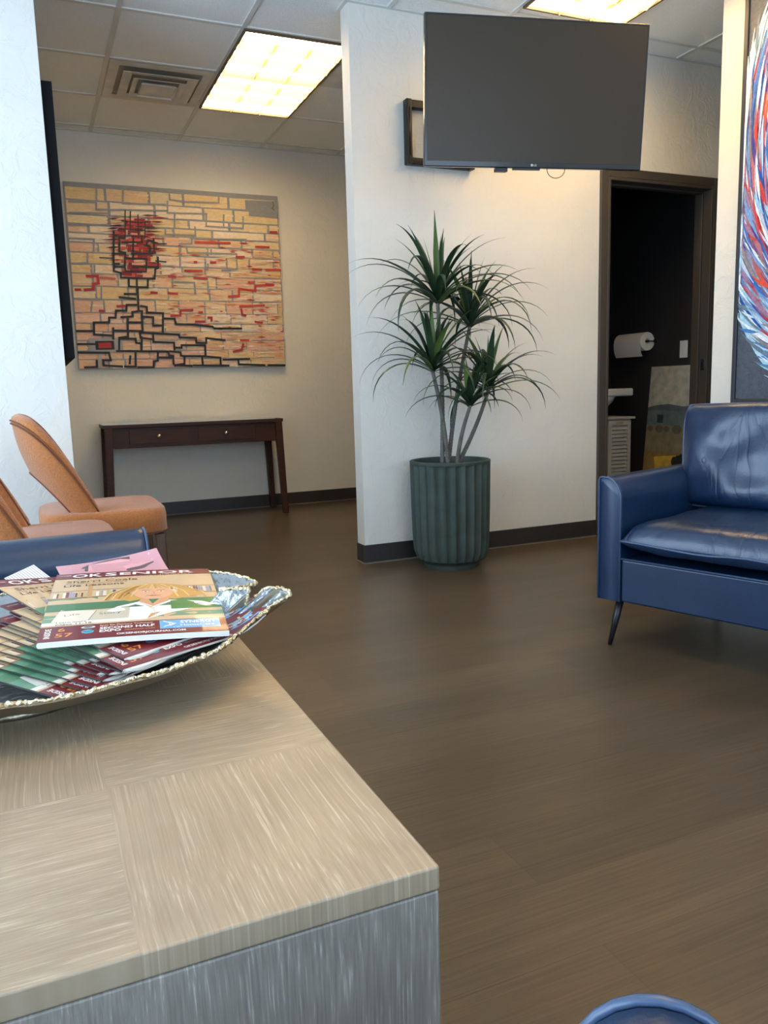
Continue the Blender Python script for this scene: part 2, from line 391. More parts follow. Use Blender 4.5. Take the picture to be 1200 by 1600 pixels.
def window(n, axis, fixed, a0, a1):
    e = bpy.data.objects.new('window_%d' % n, None); C.objects.link(e); struct(e)
    fr = MB(); pn = MB(); z0, z1 = 0.5, 2.4; w_ = 0.05
    mids = [a0, (a0+a1)/2-w_/2, a1-w_]
    def bx(m, p0, p1, c0, c1, d0, d1):
        if axis == 'x': m.box(d0, d1, p0, p1, c0, c1)
        else: m.box(p0, p1, d0, d1, c0, c1)
    for p in mids: bx(fr, p, p+w_, z0, z1, fixed+0.03, fixed+0.09)
    bx(fr, a0+w_, mids[1], z0, z0+w_, fixed+0.03, fixed+0.09); bx(fr, a0+w_, mids[1], z1-w_, z1, fixed+0.03, fixed+0.09)
    bx(fr, mids[1]+w_, mids[2], z0, z0+w_, fixed+0.03, fixed+0.09); bx(fr, mids[1]+w_, mids[2], z1-w_, z1, fixed+0.03, fixed+0.09)
    fr.build('window_frame', M_frame, e)
    bx(pn, a0+w_, mids[1], z0+w_, z1-w_, fixed+0.058, fixed+0.062); bx(pn, mids[1]+w_, mids[2], z0+w_, z1-w_, fixed+0.058, fixed+0.062)
    pn.build('pane', M_glass, e)
window(1, 'x', -1.42, -0.85, 1.05); window(2, 'x', -1.42, 1.6, 3.5); window(3, 'y', -2.5, -0.7, 2.5)

# small room behind the door, dark painted
BX0, BX1, BY1 = 2.5, 4.1, 5.0
mb = MB()
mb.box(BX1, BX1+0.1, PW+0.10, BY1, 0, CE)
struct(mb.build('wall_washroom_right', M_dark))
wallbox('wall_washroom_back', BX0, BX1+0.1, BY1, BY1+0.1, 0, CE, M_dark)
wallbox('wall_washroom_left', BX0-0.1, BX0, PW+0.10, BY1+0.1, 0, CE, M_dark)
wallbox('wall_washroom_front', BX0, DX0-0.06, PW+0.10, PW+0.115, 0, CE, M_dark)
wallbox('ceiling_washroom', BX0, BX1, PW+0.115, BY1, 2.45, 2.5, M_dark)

# door frame (no leaf in sight)
e = bpy.data.objects.new('door_1', None); C.objects.link(e); struct(e)
fw = 0.05
mb = MB()
y0, y1 = PW-0.02, PW+0.12
mb.box(DX0-0.05, DX0+0.0, y0, PW, 0, DZ+0.05); mb.box(DX1, DX1+0.05, y0, PW, 0, DZ+0.05); mb.box(DX0, DX1, y0, PW, DZ, DZ+0.05)
mb.box(DX0, DX0+0.018, y0, y1, 0, DZ); mb.box(DX1-0.018, DX1, y0, y1, 0, DZ); mb.box(DX0+0.018, DX1-0.018, y0, y1, DZ-0.018, DZ)
mb.box(DX0+0.018, DX0+0.03, PW+0.045, PW+0.09, 0, DZ-0.03); mb.box(DX1-0.03, DX1-0.018, PW+0.045, PW+0.09, 0, DZ-0.03); mb.box(DX0+0.018, DX1-0.018, PW+0.045, PW+0.09, DZ-0.03, DZ-0.018)
mb.build('door_frame', M_frame, e, bevel=0.003)
mb = MB().box(DX1-0.0195, DX1-0.018, PW+0.0, PW+0.03, 0.98, 1.05); mb.box(DX1-0.0205, DX1-0.0195, PW+0.008, PW+0.022, 1.0, 1.03, 1)
mb.build('strike_plate', [M_steel, M_black], e)

# baseboards
BH = 0.10
def baseb(name, x0, x1, y0, y1):
    mb = MB(); mb.box(x0, x1, y0, y1, 0.0, BH)
    return struct(mb.build(name, M_base, bevel=0.003))
baseb('baseboard_far', 0.155, 5.9, FW-0.008, FW)
baseb('baseboard_partition', 1.555, DX0-0.05, PW-0.008, PW)
baseb('baseboard_partition_end', 1.555, 1.563, PW, PW+0.10)
baseb('baseboard_corridor', DX1+0.05, 5.9, PW-0.008, PW)
baseb('baseboard_alcove', -1.3, 0.163, PW-0.008, PW)
baseb('baseboard_right', RX-0.008, RX, -2.38, RY)
M_caulk = mat('caulk', rgb(120, 108, 96), 0.5)
mb = MB(); mb.box(1.549, DX0-0.05, PW-0.014, PW-0.008, 0, 0.006); mb.box(1.549, 1.555, PW-0.008, PW+0.10, 0, 0.006); mb.box(0.163, 3.0, FW-0.013, FW-0.008, 0, 0.006)
struct(mb.build('trim_1', M_caulk))

# ceiling grid: T-bars
GX, GY, GS = 0.55, 5.53, 0.612
gxs = [GX+GS*i for i in range(-4, 10)]; gys = [GY+GS*j for j in range(-13, 2)]
mb = MB()
for x in gxs: mb.box(x-0.012, x+0.012, -2.38, FW, CE-0.007, CE)
for j, y in enumerate(gys):
    for i in range(len(gxs)-1): mb.box(gxs[i]+0.012, gxs[i+1]-0.012, y-0.012, y+0.012, CE-0.0065, CE)
struct(mb.build('trim_2', M_grid))
mb = MB()   # wall angle
mb.box(0.155, 5.9, FW-0.02, FW, CE-0.006, CE); mb.box(1.563, 5.9, PW-0.02, PW, CE-0.006, CE); mb.box(1.543, 1.563, PW-0.02, PW+0.1, CE-0.006, CE); mb.box(-1.3, 0.155, PW-0.02, PW, CE-0.006, CE)
struct(mb.build('trim_3', M_grid))

# ------------------------------------------------------------------ ceiling lights
WARM = (1.0, 0.80, 0.46)
M_lens = emat('warm_lamp', WARM, 20.0)
M_louver = mat('gold_louver', rgb(252, 232, 176), 0.4, 0.0)
_n = M_louver.node_tree; _tr = _n.nodes.new('ShaderNodeBsdfTranslucent'); _tr.inputs[0].default_value = (*rgb(252, 232, 178), 1)
_mx = _n.nodes.new('ShaderNodeMixShader'); _mx.inputs[0].default_value = 0.16
_n.links.new(_n.nodes['Principled BSDF'].outputs[0], _mx.inputs[1]); _n.links.new(_tr.outputs[0], _mx.inputs[2]); _n.links.new(_mx.outputs[0], _n.nodes['Material Output'].inputs[0])
M_gold = mat('divider_metal', rgb(170, 138, 84), 0.4)
M_lframe = mat('lamp_edge', rgb(92, 72, 50), 0.5)
def troffer(cx, cy, label):
    t = thing('ceiling_light', label, 'ceiling light', (cx, cy, CE), 0, 'recessed ceiling lights')
    hx, hy = 0.29, 0.595
    z0 = -0.012
    mb = MB()
    for (a, b, c, d) in ((-hx-.012, -hx, -hy-.012, hy+.012), (hx, hx+.012, -hy-.012, hy+.012), (-hx, hx, -hy-.012, -hy), (-hx, hx, hy, hy+.012)): mb.box(a, b, c, d, z0-0.006, -0.0005)
    mb.build('frame', M_lframe, t)
    MB().box(-hx, hx, -hy, hy, -0.004, -0.0008).build('lamp', M_lens, t)
    # curved louver cells: each cell a shallow vault, bright where the lamp shows
    lv = MB(); dv = MB(); nx, ny = 3, 6
    for i in range(1, nx):
        x = -hx+2*hx*i/nx; dv.box(x-.0015, x+.0015, -hy, hy, z0-0.014, -0.0045)
    for j in range(1, ny):
        y = -hy+2*hy*j/ny
        for i in range(nx):
            xa = -hx+2*hx*i/nx+.002; xb = -hx+2*hx*(i+1)/nx-.002
            # cross blade: wedge, wide on top
            n = 6; vs = []; fs = []
            for s in range(n+1):
                u = s/n; zz = -0.0045-u*0.02+0.0; hw = 0.070*(1-u)**1.5+0.0015
                bow = 0.004
                for q in range(5):
                    xx = xa+(xb-xa)*q/4; vs.append((xx, y-hw-bow*math.sin(PI*q/4), zz))
                for q in range(5):
                    xx = xa+(xb-xa)*q/4; vs.append((xx, y+hw-bow*math.sin(PI*q/4), zz))
            for s in range(n):
                for q in range(4):
                    a = s*10+q; fs.append((a, a+1, a+11, a+10)); a += 5; fs.append((a, a+10, a+11, a+1))
            for q in range(4): a = n*10+q; fs.append((a, a+1, a+6, a+5))
            lv.add(vs, fs)
    lv.build('louver', M_louver, t, smooth=True, recalc=False); dv.build('divider', M_gold, t)
    return t
troffer(1.469, 4.915, 'lit warm ceiling light with 18 gold cells, over the far room by the square vent')
troffer(2.692, 3.005, 'lit warm ceiling light partly seen above the wall-mounted television')

l2 = troffer(0.856, 0.56, 'lit warm ceiling light over the seating area, out of the photo above the viewer')


# square supply vent
M_vent = mat('vent_white', rgb(212, 208, 200), 0.5, noise_scale=9, noise_amt=0.12)
M_ventd = mat('vent_recess', rgb(170, 162, 150), 0.7)
t = thing('ceiling_vent', 'square stepped white air vent in the ceiling left of the lit light', 'vent', (0.856, 5.224, CE))
h = 0.29
mb = MB()
def ring(mb, a, b, za, zb, th=0.002):
    vs = [(sx*a, sy*a, za) for sx, sy in ((-1, -1), (1, -1), (1, 1), (-1, 1))]+[(sx*b, sy*b, zb) for sx, sy in ((-1, -1), (1, -1), (1, 1), (-1, 1))]
    vs += [(x, y, z+th) for x, y, z in vs]
    fs = []
    for k in range(4):
        n_ = (k+1) % 4; fs += [(k, n_, 4+n_, 4+k), (8+k, 12+k, 12+n_, 8+n_), (k, 8+k, 8+n_, n_), (4+k, 4+n_, 12+n_, 12+k)]
    mb.add(vs, fs)
ring(mb, h, 0.235, -0.010, -0.010)
mb.build('frame', M_vent, t)
MB().box(-0.235, 0.235, -0.235, 0.235, -0.004, -0.001).build('duct_opening', M_ventd, t)
for a, b, za, zb in ((0.212, 0.158, -0.030, -0.022), (0.150, 0.118, -0.040, -0.030)):
    mb = MB(); ring(mb, a, b, za, zb); mb.build('louver_ring', M_vent, t)
mb = MB(); ring(mb, 0.105, 0.095, -0.052, -0.040); mb.box(-0.096, 0.096, -0.096, 0.096, -0.045, -0.041); mb.build('centre_panel', M_vent, t)
# return grille right of the light
t = thing('ceiling_vent', 'flat slotted white grille in the ceiling right of the lit light', 'vent', (2.08, 4.61, CE))
mb = MB(); ring(mb, 0.29, 0.20, -0.010, -0.010); mb.build('frame', M_vent, t)
mb = MB()
for k in range(14): mb.box(-0.19, 0.19, -0.19+k*0.028, -0.176+k*0.028, -0.010, -0.004)
mb.build('grille', M_vent, t)
MB().box(-0.2, 0.2, -0.2, 0.2, -0.003, -0.001).build('duct_opening', M_ventd, t)

# ------------------------------------------------------------------ brick painting on the far wall
PT = thing('painting', 'large canvas of cream bricks with a black and red figure on the far wall', 'painting', (0.34, FW, 1.12))
PX0, PX1, PZ0, PZ1 = 0.34, 1.885, 1.118, 2.412
Wp, Hp = PX1-PX0, PZ1-PZ0
MB().box(0, Wp, -0.038, -0.001, 0, Hp).build('canvas', mat('canvas_grey', rgb(150, 146, 140), 0.8), PT)
def homog(src, dst):
    A = []
    for (x, y), (u, v) in zip(src, dst):
        A.append([x, y, 1, 0, 0, 0, -u*x, -u*y, -u]); A.append([0, 0, 0, x, y, 1, -v*x, -v*y, -v])
    _, _, V = np.linalg.svd(np.array(A, float)); return V[-1].reshape(3, 3)
Hm = homog([(50, 50), (1103, 122), (1148, 950), (140, 970)], [(0, Hp), (Wp, Hp), (Wp, 0), (0, 0)])
def uv(x, y):
    r = Hm @ np.array([x, y, 1.0]); return (float(r[0]/r[2]), float(r[1]/r[2]))
random.seed(4)
items = []
L_ = 0
GREY = rgb(142, 142, 144)
items.append(([(0, 0), (Wp, 0), (Wp, Hp), (0, Hp)], GREY, 0))
def mixc(a, b, t): return tuple(a[i]*(1-t)+b[i]*t for i in range(3))
cream = rgb(224, 202, 164); yel = rgb(220, 180, 110); pink = rgb(222, 170, 148); pale = rgb(236, 218, 198); red = rgb(176, 40, 38); orng = rgb(222, 140, 80)
# rows of bricks, looser and warmer towards the bottom right
rows = 17; y = 0.0; r = 0
hts = [random.uniform(.75, 1.3) for _ in range(rows)]; s_ = sum(hts); hts = [h_/s_*(Hp-0.03) for h_ in hts]
for r in range(rows):
    hh = hts[r]; x = -random.uniform(0, .1)
    fv = 1-y/Hp                       # 0 at top
    while x < Wp:
        wd = random.uniform(.14, .42)*(1 if fv < .5 else .8)
        a, b = max(0.0, x), min(Wp, x+wd)
        u = (a+b)/2/Wp
        loose = max(0, min(1, (1-y/Hp-.25)*1.6))*(.35+.65*u)
        g = 0.009*(1-.75*loose)
        c = mixc(cream, yel, random.uniform(0, .55))
        if random.random() < .25+.55*loose: c = mixc(c, pink, random.uniform(.2, .8))
        if random.random() < .25: c = mixc(c, pale, .7)
        if y/Hp < .30 and u < .5: c = mixc(c, pink, .5)
        skip = (y > Hp-0.2 and u > .88) or (y > Hp-.1 and b > Wp*.82)
        if b-a > .03 and not skip:
            yy0, yy1 = y+g/2+.004, y+hh-g/2
            items.append(([(a+g, yy0), (b-g, yy0+random.uniform(-.004, .004)), (b-g, yy1), (a+g, yy1+random.uniform(-.004, .004))], c, 1, -1))
            # brush patches inside the brick
            for _ in range(2):
                x0_ = random.uniform(a+g, b-g-.02); x1_ = min(b-g, x0_+random.uniform(.03, .12)); m_ = random.uniform(yy0, yy1)
                c2 = mixc(c, random.choice([pale, yel, orng if fv > .4 else cream, pink if fv > .3 else pale]), .45)
                stroke([(x0_, m_), ((x0_+x1_)/2, m_), (x1_, m_)], min(.014, hh*.4), c2, 2, items)
        x += wd
    y += hh
# warm horizontal dashes over the lower right, faint in the rest
for _ in range(520):
    x0_ = random.uniform(0.25, 1)*Wp; yv = random.uniform(0.01, .66)*Hp
    if random.random() > (x0_/Wp)*1.2: continue
    ln = random.uniform(.03, .16); x1_ = min(Wp-.004, x0_+ln)
    c = random.choice([pale, pink, yel, orng, cream, pink, rgb(200, 180, 160), rgb(232, 190, 160)])
    stroke([(x0_, yv), ((x0_+x1_)/2, yv), (x1_, yv)], random.uniform(.006, .016), c, 3, items, True)
for _ in range(60):
    x0_ = random.uniform(.42, .99)*Wp; yv = random.uniform(.1, .75)*Hp; x1_ = min(Wp-.004, x0_+random.uniform(.02, .09))
    stroke([(x0_, yv), ((x0_*.5+x1_*.5), yv), (x1_, yv-.002)], random.uniform(.006, .014), random.choice([red, rgb(196, 70, 56), rgb(206, 96, 76)]), 4, items, True)
def P(pts, w=9, c=rgb(24, 20, 18), l=7, taper=False):
    q = [pts[0]]
    for p in pts[1:]:
        a = q[-1]
        if abs(p[0]-a[0]) > 11 and abs(p[1]-a[1]) > 11: q.append((p[0], a[1]+(p[0]-a[0])*.02))
        q.append(p)
    hwd = w*Wp/2070.0
    stroke([(min(Wp-hwd, max(hwd, x)), min(Hp-hwd, max(hwd, y))) for x, y in [uv(*p) for p in q]], w*Wp/1035.0, c, l, items, taper)
# red head of small blocks
random.seed(9)
for _ in range(105):
    yy = random.uniform(235, 520); half = 95*math.sin(PI*min(1, max(0.12, (yy-190)/430)))+10
    xx = random.gauss(410, half*.5)
    if abs(xx-410) > half: continue
    wd = random.uniform(8, 26); ht = random.uniform(7, 20)
    c = random.choice([red, rgb(150, 30, 32), rgb(205, 80, 70), rgb(230, 170, 150), rgb(130, 24, 30)])
    P([(xx-wd, yy), (xx+wd, yy+2)], ht, c, 5)
for _ in range(70):
    yy = random.uniform(215, 450); sgn = random.choice((-1, 1)); x0_ = 410+sgn*random.uniform(30, 90)
    P([(x0_, yy), (x0_+sgn*25, yy+1), (x0_+sgn*random.uniform(40, 90), yy+2)], random.uniform(4, 9), random.choice([red, rgb(190, 90, 80), rgb(60, 20, 20)]), 5, True)
K = 9
for pts in ([(302, 295), (303, 455), (330, 455)], [(305, 455), (305, 490), (340, 500), (340, 522), (505, 527), (508, 480), (522, 475), (520, 425)],
            [(330, 345), (330, 395), (355, 400)], [(355, 330), (330, 345)], [(498, 335), (502, 400), (480, 405), (480, 370), (455, 365)],
            [(358, 470), (362, 492), (462, 492), (465, 430), (398, 430), (398, 330)], [(360, 400), (358, 470), (305, 455)], [(392, 405), (480, 405)],
            [(300, 405), (360, 425), (400, 430)], [(398, 470), (520, 470)], [(345, 350), (440, 350), (440, 320)], [(462, 365), (470, 340), (498, 345)],
            [(378, 527), (380, 565), (418, 568), (472, 548), (472, 527)], [(418, 527), (420, 600)]): P(pts, K)
for pts in ([(357, 195), (358, 330)], [(383, 200), (383, 290)], [(420, 215), (423, 330)], [(455, 250), (455, 330)], [(330, 285), (450, 290)], [(340, 245), (440, 255)], [(300, 318), (470, 322)], [(235, 425), (300, 428)], [(510, 440), (560, 445)], [(500, 355), (560, 357)], [(410, 272), (500, 275)]): P(pts, 5)
# neck and shoulders
for pts in ([(422, 570), (428, 680)], [(335, 618), (410, 625)], [(360, 602), (415, 602)], [(425, 655), (370, 655), (368, 683), (318, 683), (316, 718), (285, 740), (210, 742), (212, 800), (305, 805)],
            [(345, 715), (400, 712), (398, 690), (430, 685), (445, 712), (500, 715), (500, 755), (545, 755)], [(440, 660), (468, 665), (470, 692), (548, 695), (548, 795)],
            [(550, 720), (605, 722), (612, 748), (700, 750), (790, 760), (800, 768), (930, 768)], [(375, 715), (378, 810), (335, 815), (335, 870)], [(125, 783), (205, 783)],
            [(445, 712), (450, 790), (435, 792), (440, 815), (500, 822)], [(305, 770), (306, 820)], [(380, 740), (445, 740)], [(305, 780), (440, 782)],
            [(450, 790), (548, 795), (625, 798), (630, 812), (710, 815), (712, 838), (760, 815), (850, 825)], [(500, 800), (503, 835), (603, 838), (606, 870)],
            [(340, 820), (415, 820), (418, 840), (442, 842), (445, 880)], [(130, 847), (215, 847)], [(325, 880), (415, 880), (418, 955), (365, 955)], [(130, 888), (285, 888), (295, 925), (258, 925), (260, 950), (350, 955)],
            [(170, 960), (228, 958), (226, 928)], [(415, 880), (575, 882), (580, 900), (600, 902), (602, 940), (610, 950)], [(525, 890), (525, 925), (505, 930), (505, 962)], [(530, 910), (600, 910)],
            [(610, 862), (640, 850), (755, 850), (758, 900), (740, 905), (745, 945)], [(585, 880), (635, 885), (638, 900), (655, 905), (655, 940), (610, 948), (690, 950)], [(655, 903), (740, 903), (830, 910), (832, 945)],
            [(700, 948), (870, 948)], [(430, 958), (505, 960)], [(390, 905), (388, 940)], [(845, 920), (970, 915)], [(918, 925), (920, 942), (1045, 945)], [(1065, 945), (1145, 945)], [(445, 812), (445, 880)]): P(pts, 10)
# red accents and the red square
P([(175, 515), (225, 515), (230, 550), (205, 555), (205, 580), (165, 582)], 13, red, 6); P([(120, 582), (140, 582)], 12, red, 6); P([(240, 522), (310, 527)], 9, rgb(190, 90, 70), 6)
P([(870, 612), (918, 610), (918, 575), (998, 585), (998, 560), (1085, 555)], 11, rgb(190, 52, 46), 6)
for a in ([(1000, 370), (1060, 372)], [(1050, 482), (1118, 482)], [(985, 480), (1025, 481)], [(705, 348), (870, 352)], [(905, 420), (940, 420)], [(655, 488), (735, 488)], [(925, 660), (1040, 655)], [(930, 675), (935, 700), (950, 705)], [(590, 708), (632, 706), (634, 680), (690, 678)], [(575, 597), (615, 600)], [(490, 594), (515, 596)], [(780, 447), (800, 447)], [(700, 445), (708, 445)], [(930, 825), (965, 825)], [(895, 880), (935, 870), (940, 845)], [(1000, 735), (1030, 740)], [(710, 735), (750, 735)], [(240, 684), (258, 685)], [(325, 662), (360, 660)], [(575, 515), (605, 518)], [(1070, 298), (1098, 298)], [(965, 543), (990, 543)], [(1050, 552), (1080, 553)], [(725, 690), (738, 690)], [(770, 715), (785, 730)], [(700, 522), (760, 525)]):
    P(a, 11, random.choice([red, rgb(190, 60, 50)]), 6)
P([(222, 852), (318, 850)], 68, rgb(160, 156, 152), 6); P([(240, 853), (290, 852)], 42, rgb(24, 20, 18), 7); P([(247, 853), (284, 852)], 26, red, 8)
P([(240, 890), (242, 955)], 14, rgb(160, 156, 152), 6)
# grey mortar lines over the top area
for pts in ([(215, 90), (215, 190), (560, 195)], [(330, 85), (345, 160), (550, 165)], [(572, 90), (575, 140), (640, 150), (800, 155), (815, 130)], [(565, 150), (565, 205), (755, 210), (755, 270), (935, 280), (935, 225)], [(840, 215), (840, 275)], [(600, 205), (600, 275)],
            [(700, 275), (703, 330), (685, 330), (685, 355), (625, 357), (630, 470)], [(555, 290), (555, 310), (700, 315)], [(660, 375), (665, 400), (905, 412), (908, 480), (835, 485)], [(700, 330), (950, 350)], [(780, 385), (780, 405)],
            [(85, 205), (280, 240), (285, 265), (80, 265)], [(80, 150), (210, 155)], [(80, 330), (205, 335), (205, 395)], [(175, 400), (175, 450), (80, 455)], [(210, 460), (210, 500)], [(110, 625), (245, 628), (245, 570)], [(200, 640), (195, 690)], [(765, 455), (765, 480)], [(590, 540), (700, 545), (705, 600)], [(765, 540), (768, 600)]):
    P(pts, 8, GREY, 3)
P([(970, 170), (1100, 175)], 55, GREY, 3); P([(990, 190), (1100, 200)], 60, GREY, 3)
P([(1078, 150), (1085, 170), (1076, 182), (1088, 192)], 3, rgb(50, 45, 45), 4)
YF = -0.0385
art('paint', items, col_mat('brick_paint', 0.55, var=0.12, vscale=40, stretch=(1, 1, 4), bump=0.3, bscale=60), lambda x, y, l: (x, YF-l, y), PT)

# ------------------------------------------------------------------ dark-edged panel on the side of the stub wall
t = thing('wall_panel', 'slim black panel hung on the side of the left wall, seen edge on', 'panel', (0.155, PW+0.42, 0))
MB().box(0.001, 0.045, -0.40, 0.55, 1.095, 2.255).build('panel', mat('matt_black', rgb(16, 16, 18), .85, spec=.2), t, bevel=0.002)

# ------------------------------------------------------------------ swirl painting on the right wall
t = thing('painting', 'tall dark-framed canvas of red, white and blue swirls above the navy sofa', 'painting', (RX, 2.96, 0.80))
SWW, SWH = 1.25, 1.86
# local x runs along -Y, depth along -X
t.rotation_euler = (0, 0, -PI/2)
mb = MB()
fy0 = -0.035
for a, b, c, d in ((0, .022, 0, SWH), (SWW-.022, SWW, 0, SWH), (.022, SWW-.022, 0, .022), (.022, SWW-.022, SWH-.022, SWH)):
    mb.box(a, b, fy0, -0.001, c, d)
mb.build('frame', mat('graphite_frame', rgb(52, 54, 62), 0.4), t, bevel=0.002)
MB().box(.024, SWW-.024, -0.026, -0.001, .024, SWH-.024).build('canvas', mat('canvas_charcoal', rgb(74, 80, 92), 0.7), t)
items = []; random.seed(21)
items.append(([(.024, .024), (SWW-.024, .024), (SWW-.024, SWH-.024), (.024, SWH-.024)], rgb(80, 86, 98), 0))
BASE_ = True
def clipx(p): return (min(SWW-.026, max(.026, p[0])), min(SWH-.026, max(.026, p[1])))
cx_, cy_ = SWW/2, 1.0
pal = [rgb(60, 110, 190), rgb(36, 80, 170), rgb(150, 200, 230), rgb(235, 240, 245), rgb(225, 80, 52), rgb(205, 60, 60), rgb(120, 160, 210), rgb(200, 210, 225), rgb(170, 120, 150), rgb(240, 242, 244), rgb(90, 70, 150), rgb(150, 140, 135)]
for rr_, c in ((.98, rgb(190, 225, 238)), (.93, rgb(90, 140, 195)), (.86, rgb(150, 150, 180)), (.78, rgb(180, 110, 120)), (.70, rgb(60, 96, 170)), (.5, rgb(150, 80, 90)), (.3, rgb(60, 90, 160))):
    items.append(([clipx(p) for p in ell(SWW/2, 1.0, rr_*.75, rr_*1.05, 60)], c, .5))
for k in range(1700):
    s = random.uniform(.02, 1.0)**.42; rx, ry = s*.76, s*1.07
    a0 = random.uniform(0, 2*PI); da = random.uniform(.15, .6)*(1.2-s*.5); pts = []
    outer = s > .93
    for q in range(11):
        a = a0+da*q/10; sp = 1-.10*q/10
        pts.append(clipx((cx_+rx*sp*math.cos(a), cy_+ry*sp*math.sin(a))))
    c = random.choice([rgb(170, 222, 238), rgb(225, 240, 245), rgb(70, 130, 190), rgb(110, 130, 150), rgb(240, 245, 248)]) if outer else random.choice(pal)
    stroke(pts, random.uniform(.006, .022), c, 1+k % 9, items, True)
for k in range(60):
    s = random.uniform(1.0, 1.25); a0 = random.uniform(0, 2*PI); pts = [clipx((cx_+s*.70*math.cos(a0+.4*q/8), cy_+s*.90*math.sin(a0+.4*q/8))) for q in range(9)]
    if any(p[0] < .03 or p[0] > SWW-.03 or p[1] < .03 or p[1] > SWH-.03 for p in pts): continue
    stroke(pts, random.uniform(.006, .02), random.choice([rgb(104, 112, 128), rgb(60, 64, 74), rgb(130, 138, 150)]), 1, items, True)
art('paint', items, col_mat('swirl_paint', 0.4, var=0.2, vscale=60, bump=0.6, bscale=120), lambda x, y, l: (x, -0.0262-l, y), t, 4e-6)

# ------------------------------------------------------------------ television on its wall arm
TVc = Vector((2.031, 2.959, 2.104))
tv = bpy.data.objects.new('television', None); C.objects.link(tv); tag(tv, 'wide flat black television hung high in front of the partition wall', 'television')
ta, tt, tr = -0.219, 0.109, 0.005
u_ = Vector((math.cos(ta), math.sin(ta), tr)).normalized(); n_ = Vector((math.sin(ta), -math.cos(ta), 0))
up_ = (Vector((0, 0, 1))*math.cos(tt)+n_*math.sin(tt)); up_ = (up_-u_*u_.dot(up_)).normalized(); f_ = u_.cross(up_)   # f_ points to the viewer side
Rm = Matrix((u_, -f_, up_)).transposed().to_4x4(); Rm.translation = TVc; tv.matrix_world = Rm
TW, TH = 0.965, 0.565
MB().box(-TW/2, TW/2, 0.0, 0.028, -TH/2, TH/2).build('housing', mat('tv_bezel', rgb(30, 27, 25), 0.25, coat=0.3), tv, bevel=0.004)
MB().box(-.36, .36, 0.03, 0.065, -TH/2+.03, TH/2-.17).build('rear_cover', M_black, tv, bevel=0.01)
M_screen = mat('tv_screen', rgb(60, 50, 38), 0.34, spec=0.35)
MB().box(-TW/2+.010, TW/2-.010, -0.0012, 0.0, -TH/2+.022, TH/2-.010).build('screen', M_screen, tv)
it = []
it.append((ell(-.017, -TH/2+.0115, .0052, .0052, 20), rgb(190, 190, 190), 0)); text('LG', -.009, -TH/2+.0075, .0078, None, 0, rgb(190, 190, 190), 0, it, .01)
it.append((ell(-.0185, -TH/2+.013, .0009, .0009, 8), rgb(40, 40, 40), 1)); stroke([(-.017, -TH/2+.014), (-.017, -TH/2+.0095), (-.0145, -TH/2+.0095)], .0008, rgb(40, 40, 40), 1, it)
art('logo', it, col_mat('logo_paint', 0.4), lambda x, y, l: (x, -0.0014-l, y), tv)
MB().box(-.10, .02, -0.001, 0.012, -TH/2-.008, -TH/2).build('sensor_bar', M_black, tv)
mb = MB(); mb.tube([(0.06+.045*(1-math.cos(a))*.9, .02, -TH/2-.035*math.sin(a)) for a in [PI*k/12 for k in range(13)]], .0016, 6); mb.build('cable', M_black, tv, smooth=True)
MB().box(-.17, -.12, .01, .04, -TH/2-.014, -TH/2).build('plug', M_black, tv)
t = thing('television_mount', 'black steel wall bracket sticking out left of the television', 'tv mount', (1.845, PW, 2.04))
mb = MB()
mb.box(0, .03, -.045, -.001, 0, .31); mb.box(.36, .39, -.045, -.001, 0, .31); mb.box(.03, .36, -.035, -.001, .27, .31); mb.box(.03, .36, -.035, -.001, 0, .035)
mb.build('wall_plate', M_blackm, t, bevel=0.004)
mb = MB(); mb.tube([(.015, -.03, .04), (.015, -.03, .27)], .016, 12); mb.build('pivot_tube', M_blackm, t, smooth=True)
p0 = Vector((.2, -.035, .16)); back = TVc - f_*0.066 - Vector((1.845, PW, 2.04)); mid = Vector((.42, -.40, .14))
mb = MB()
mb.tube([p0+Vector((0, 0, .05)), mid+Vector((0, 0, .03)), back+Vector((0, 0, .03))], .013, 8); mb.tube([p0-Vector((0, 0, .05)), mid-Vector((0, 0, .03)), back-Vector((0, 0, .03))], .013, 8)
mb.box(.14, .26, -.05, -.035, .06, .26)
mb.build('swing_arm', M_blackm, t, smooth=True)

# ------------------------------------------------------------------ console table
t = thing('console_table', 'dark espresso console table with two drawers against the far wall', 'console table', (1.09, 6.07, 0))
hw = 0.645
MB().box(-hw, hw, -.205, .17, .698, .722).build('tabletop', M_espresso, t, bevel=0.002)
M_glasst = mat('glass_top', rgb(196, 204, 200), 0.08, spec=0.8, coat=0.5)
MB().box(-hw-.002, hw-.06, -.200, .172, .7225, .7275).build('glass_top', M_glasst, t)
MB().box(-hw+.055, hw-.055, -.185, .15, .555, .698).build('apron', M_espresso, t, bevel=0.002)
for x0, x1 in ((-.475, -.05), (.005, .43)):
    d = MB().box(x0, x1, -.192, -.185, .580, .680).build('drawer', M_espresso, t, bevel=0.002)
    g = MB()
    g.box(x0-.004, x1+.004, -.1855, -.1848, .576, .684); g.build('shadow_gap', M_espdark, d)
    k = MB(); cxk = (x0+x1)/2-.01
    k.lathe([(0.0, 0), (.006, 0), (.005, .010), (.012, .014), (.015, .020), (.012, .026), (0, .028)], 16)
    ob = k.build('knob', M_steel, d, smooth=True); ob.rotation_euler = (PI/2, 0, 0); ob.location = (cxk, -.192, .632)
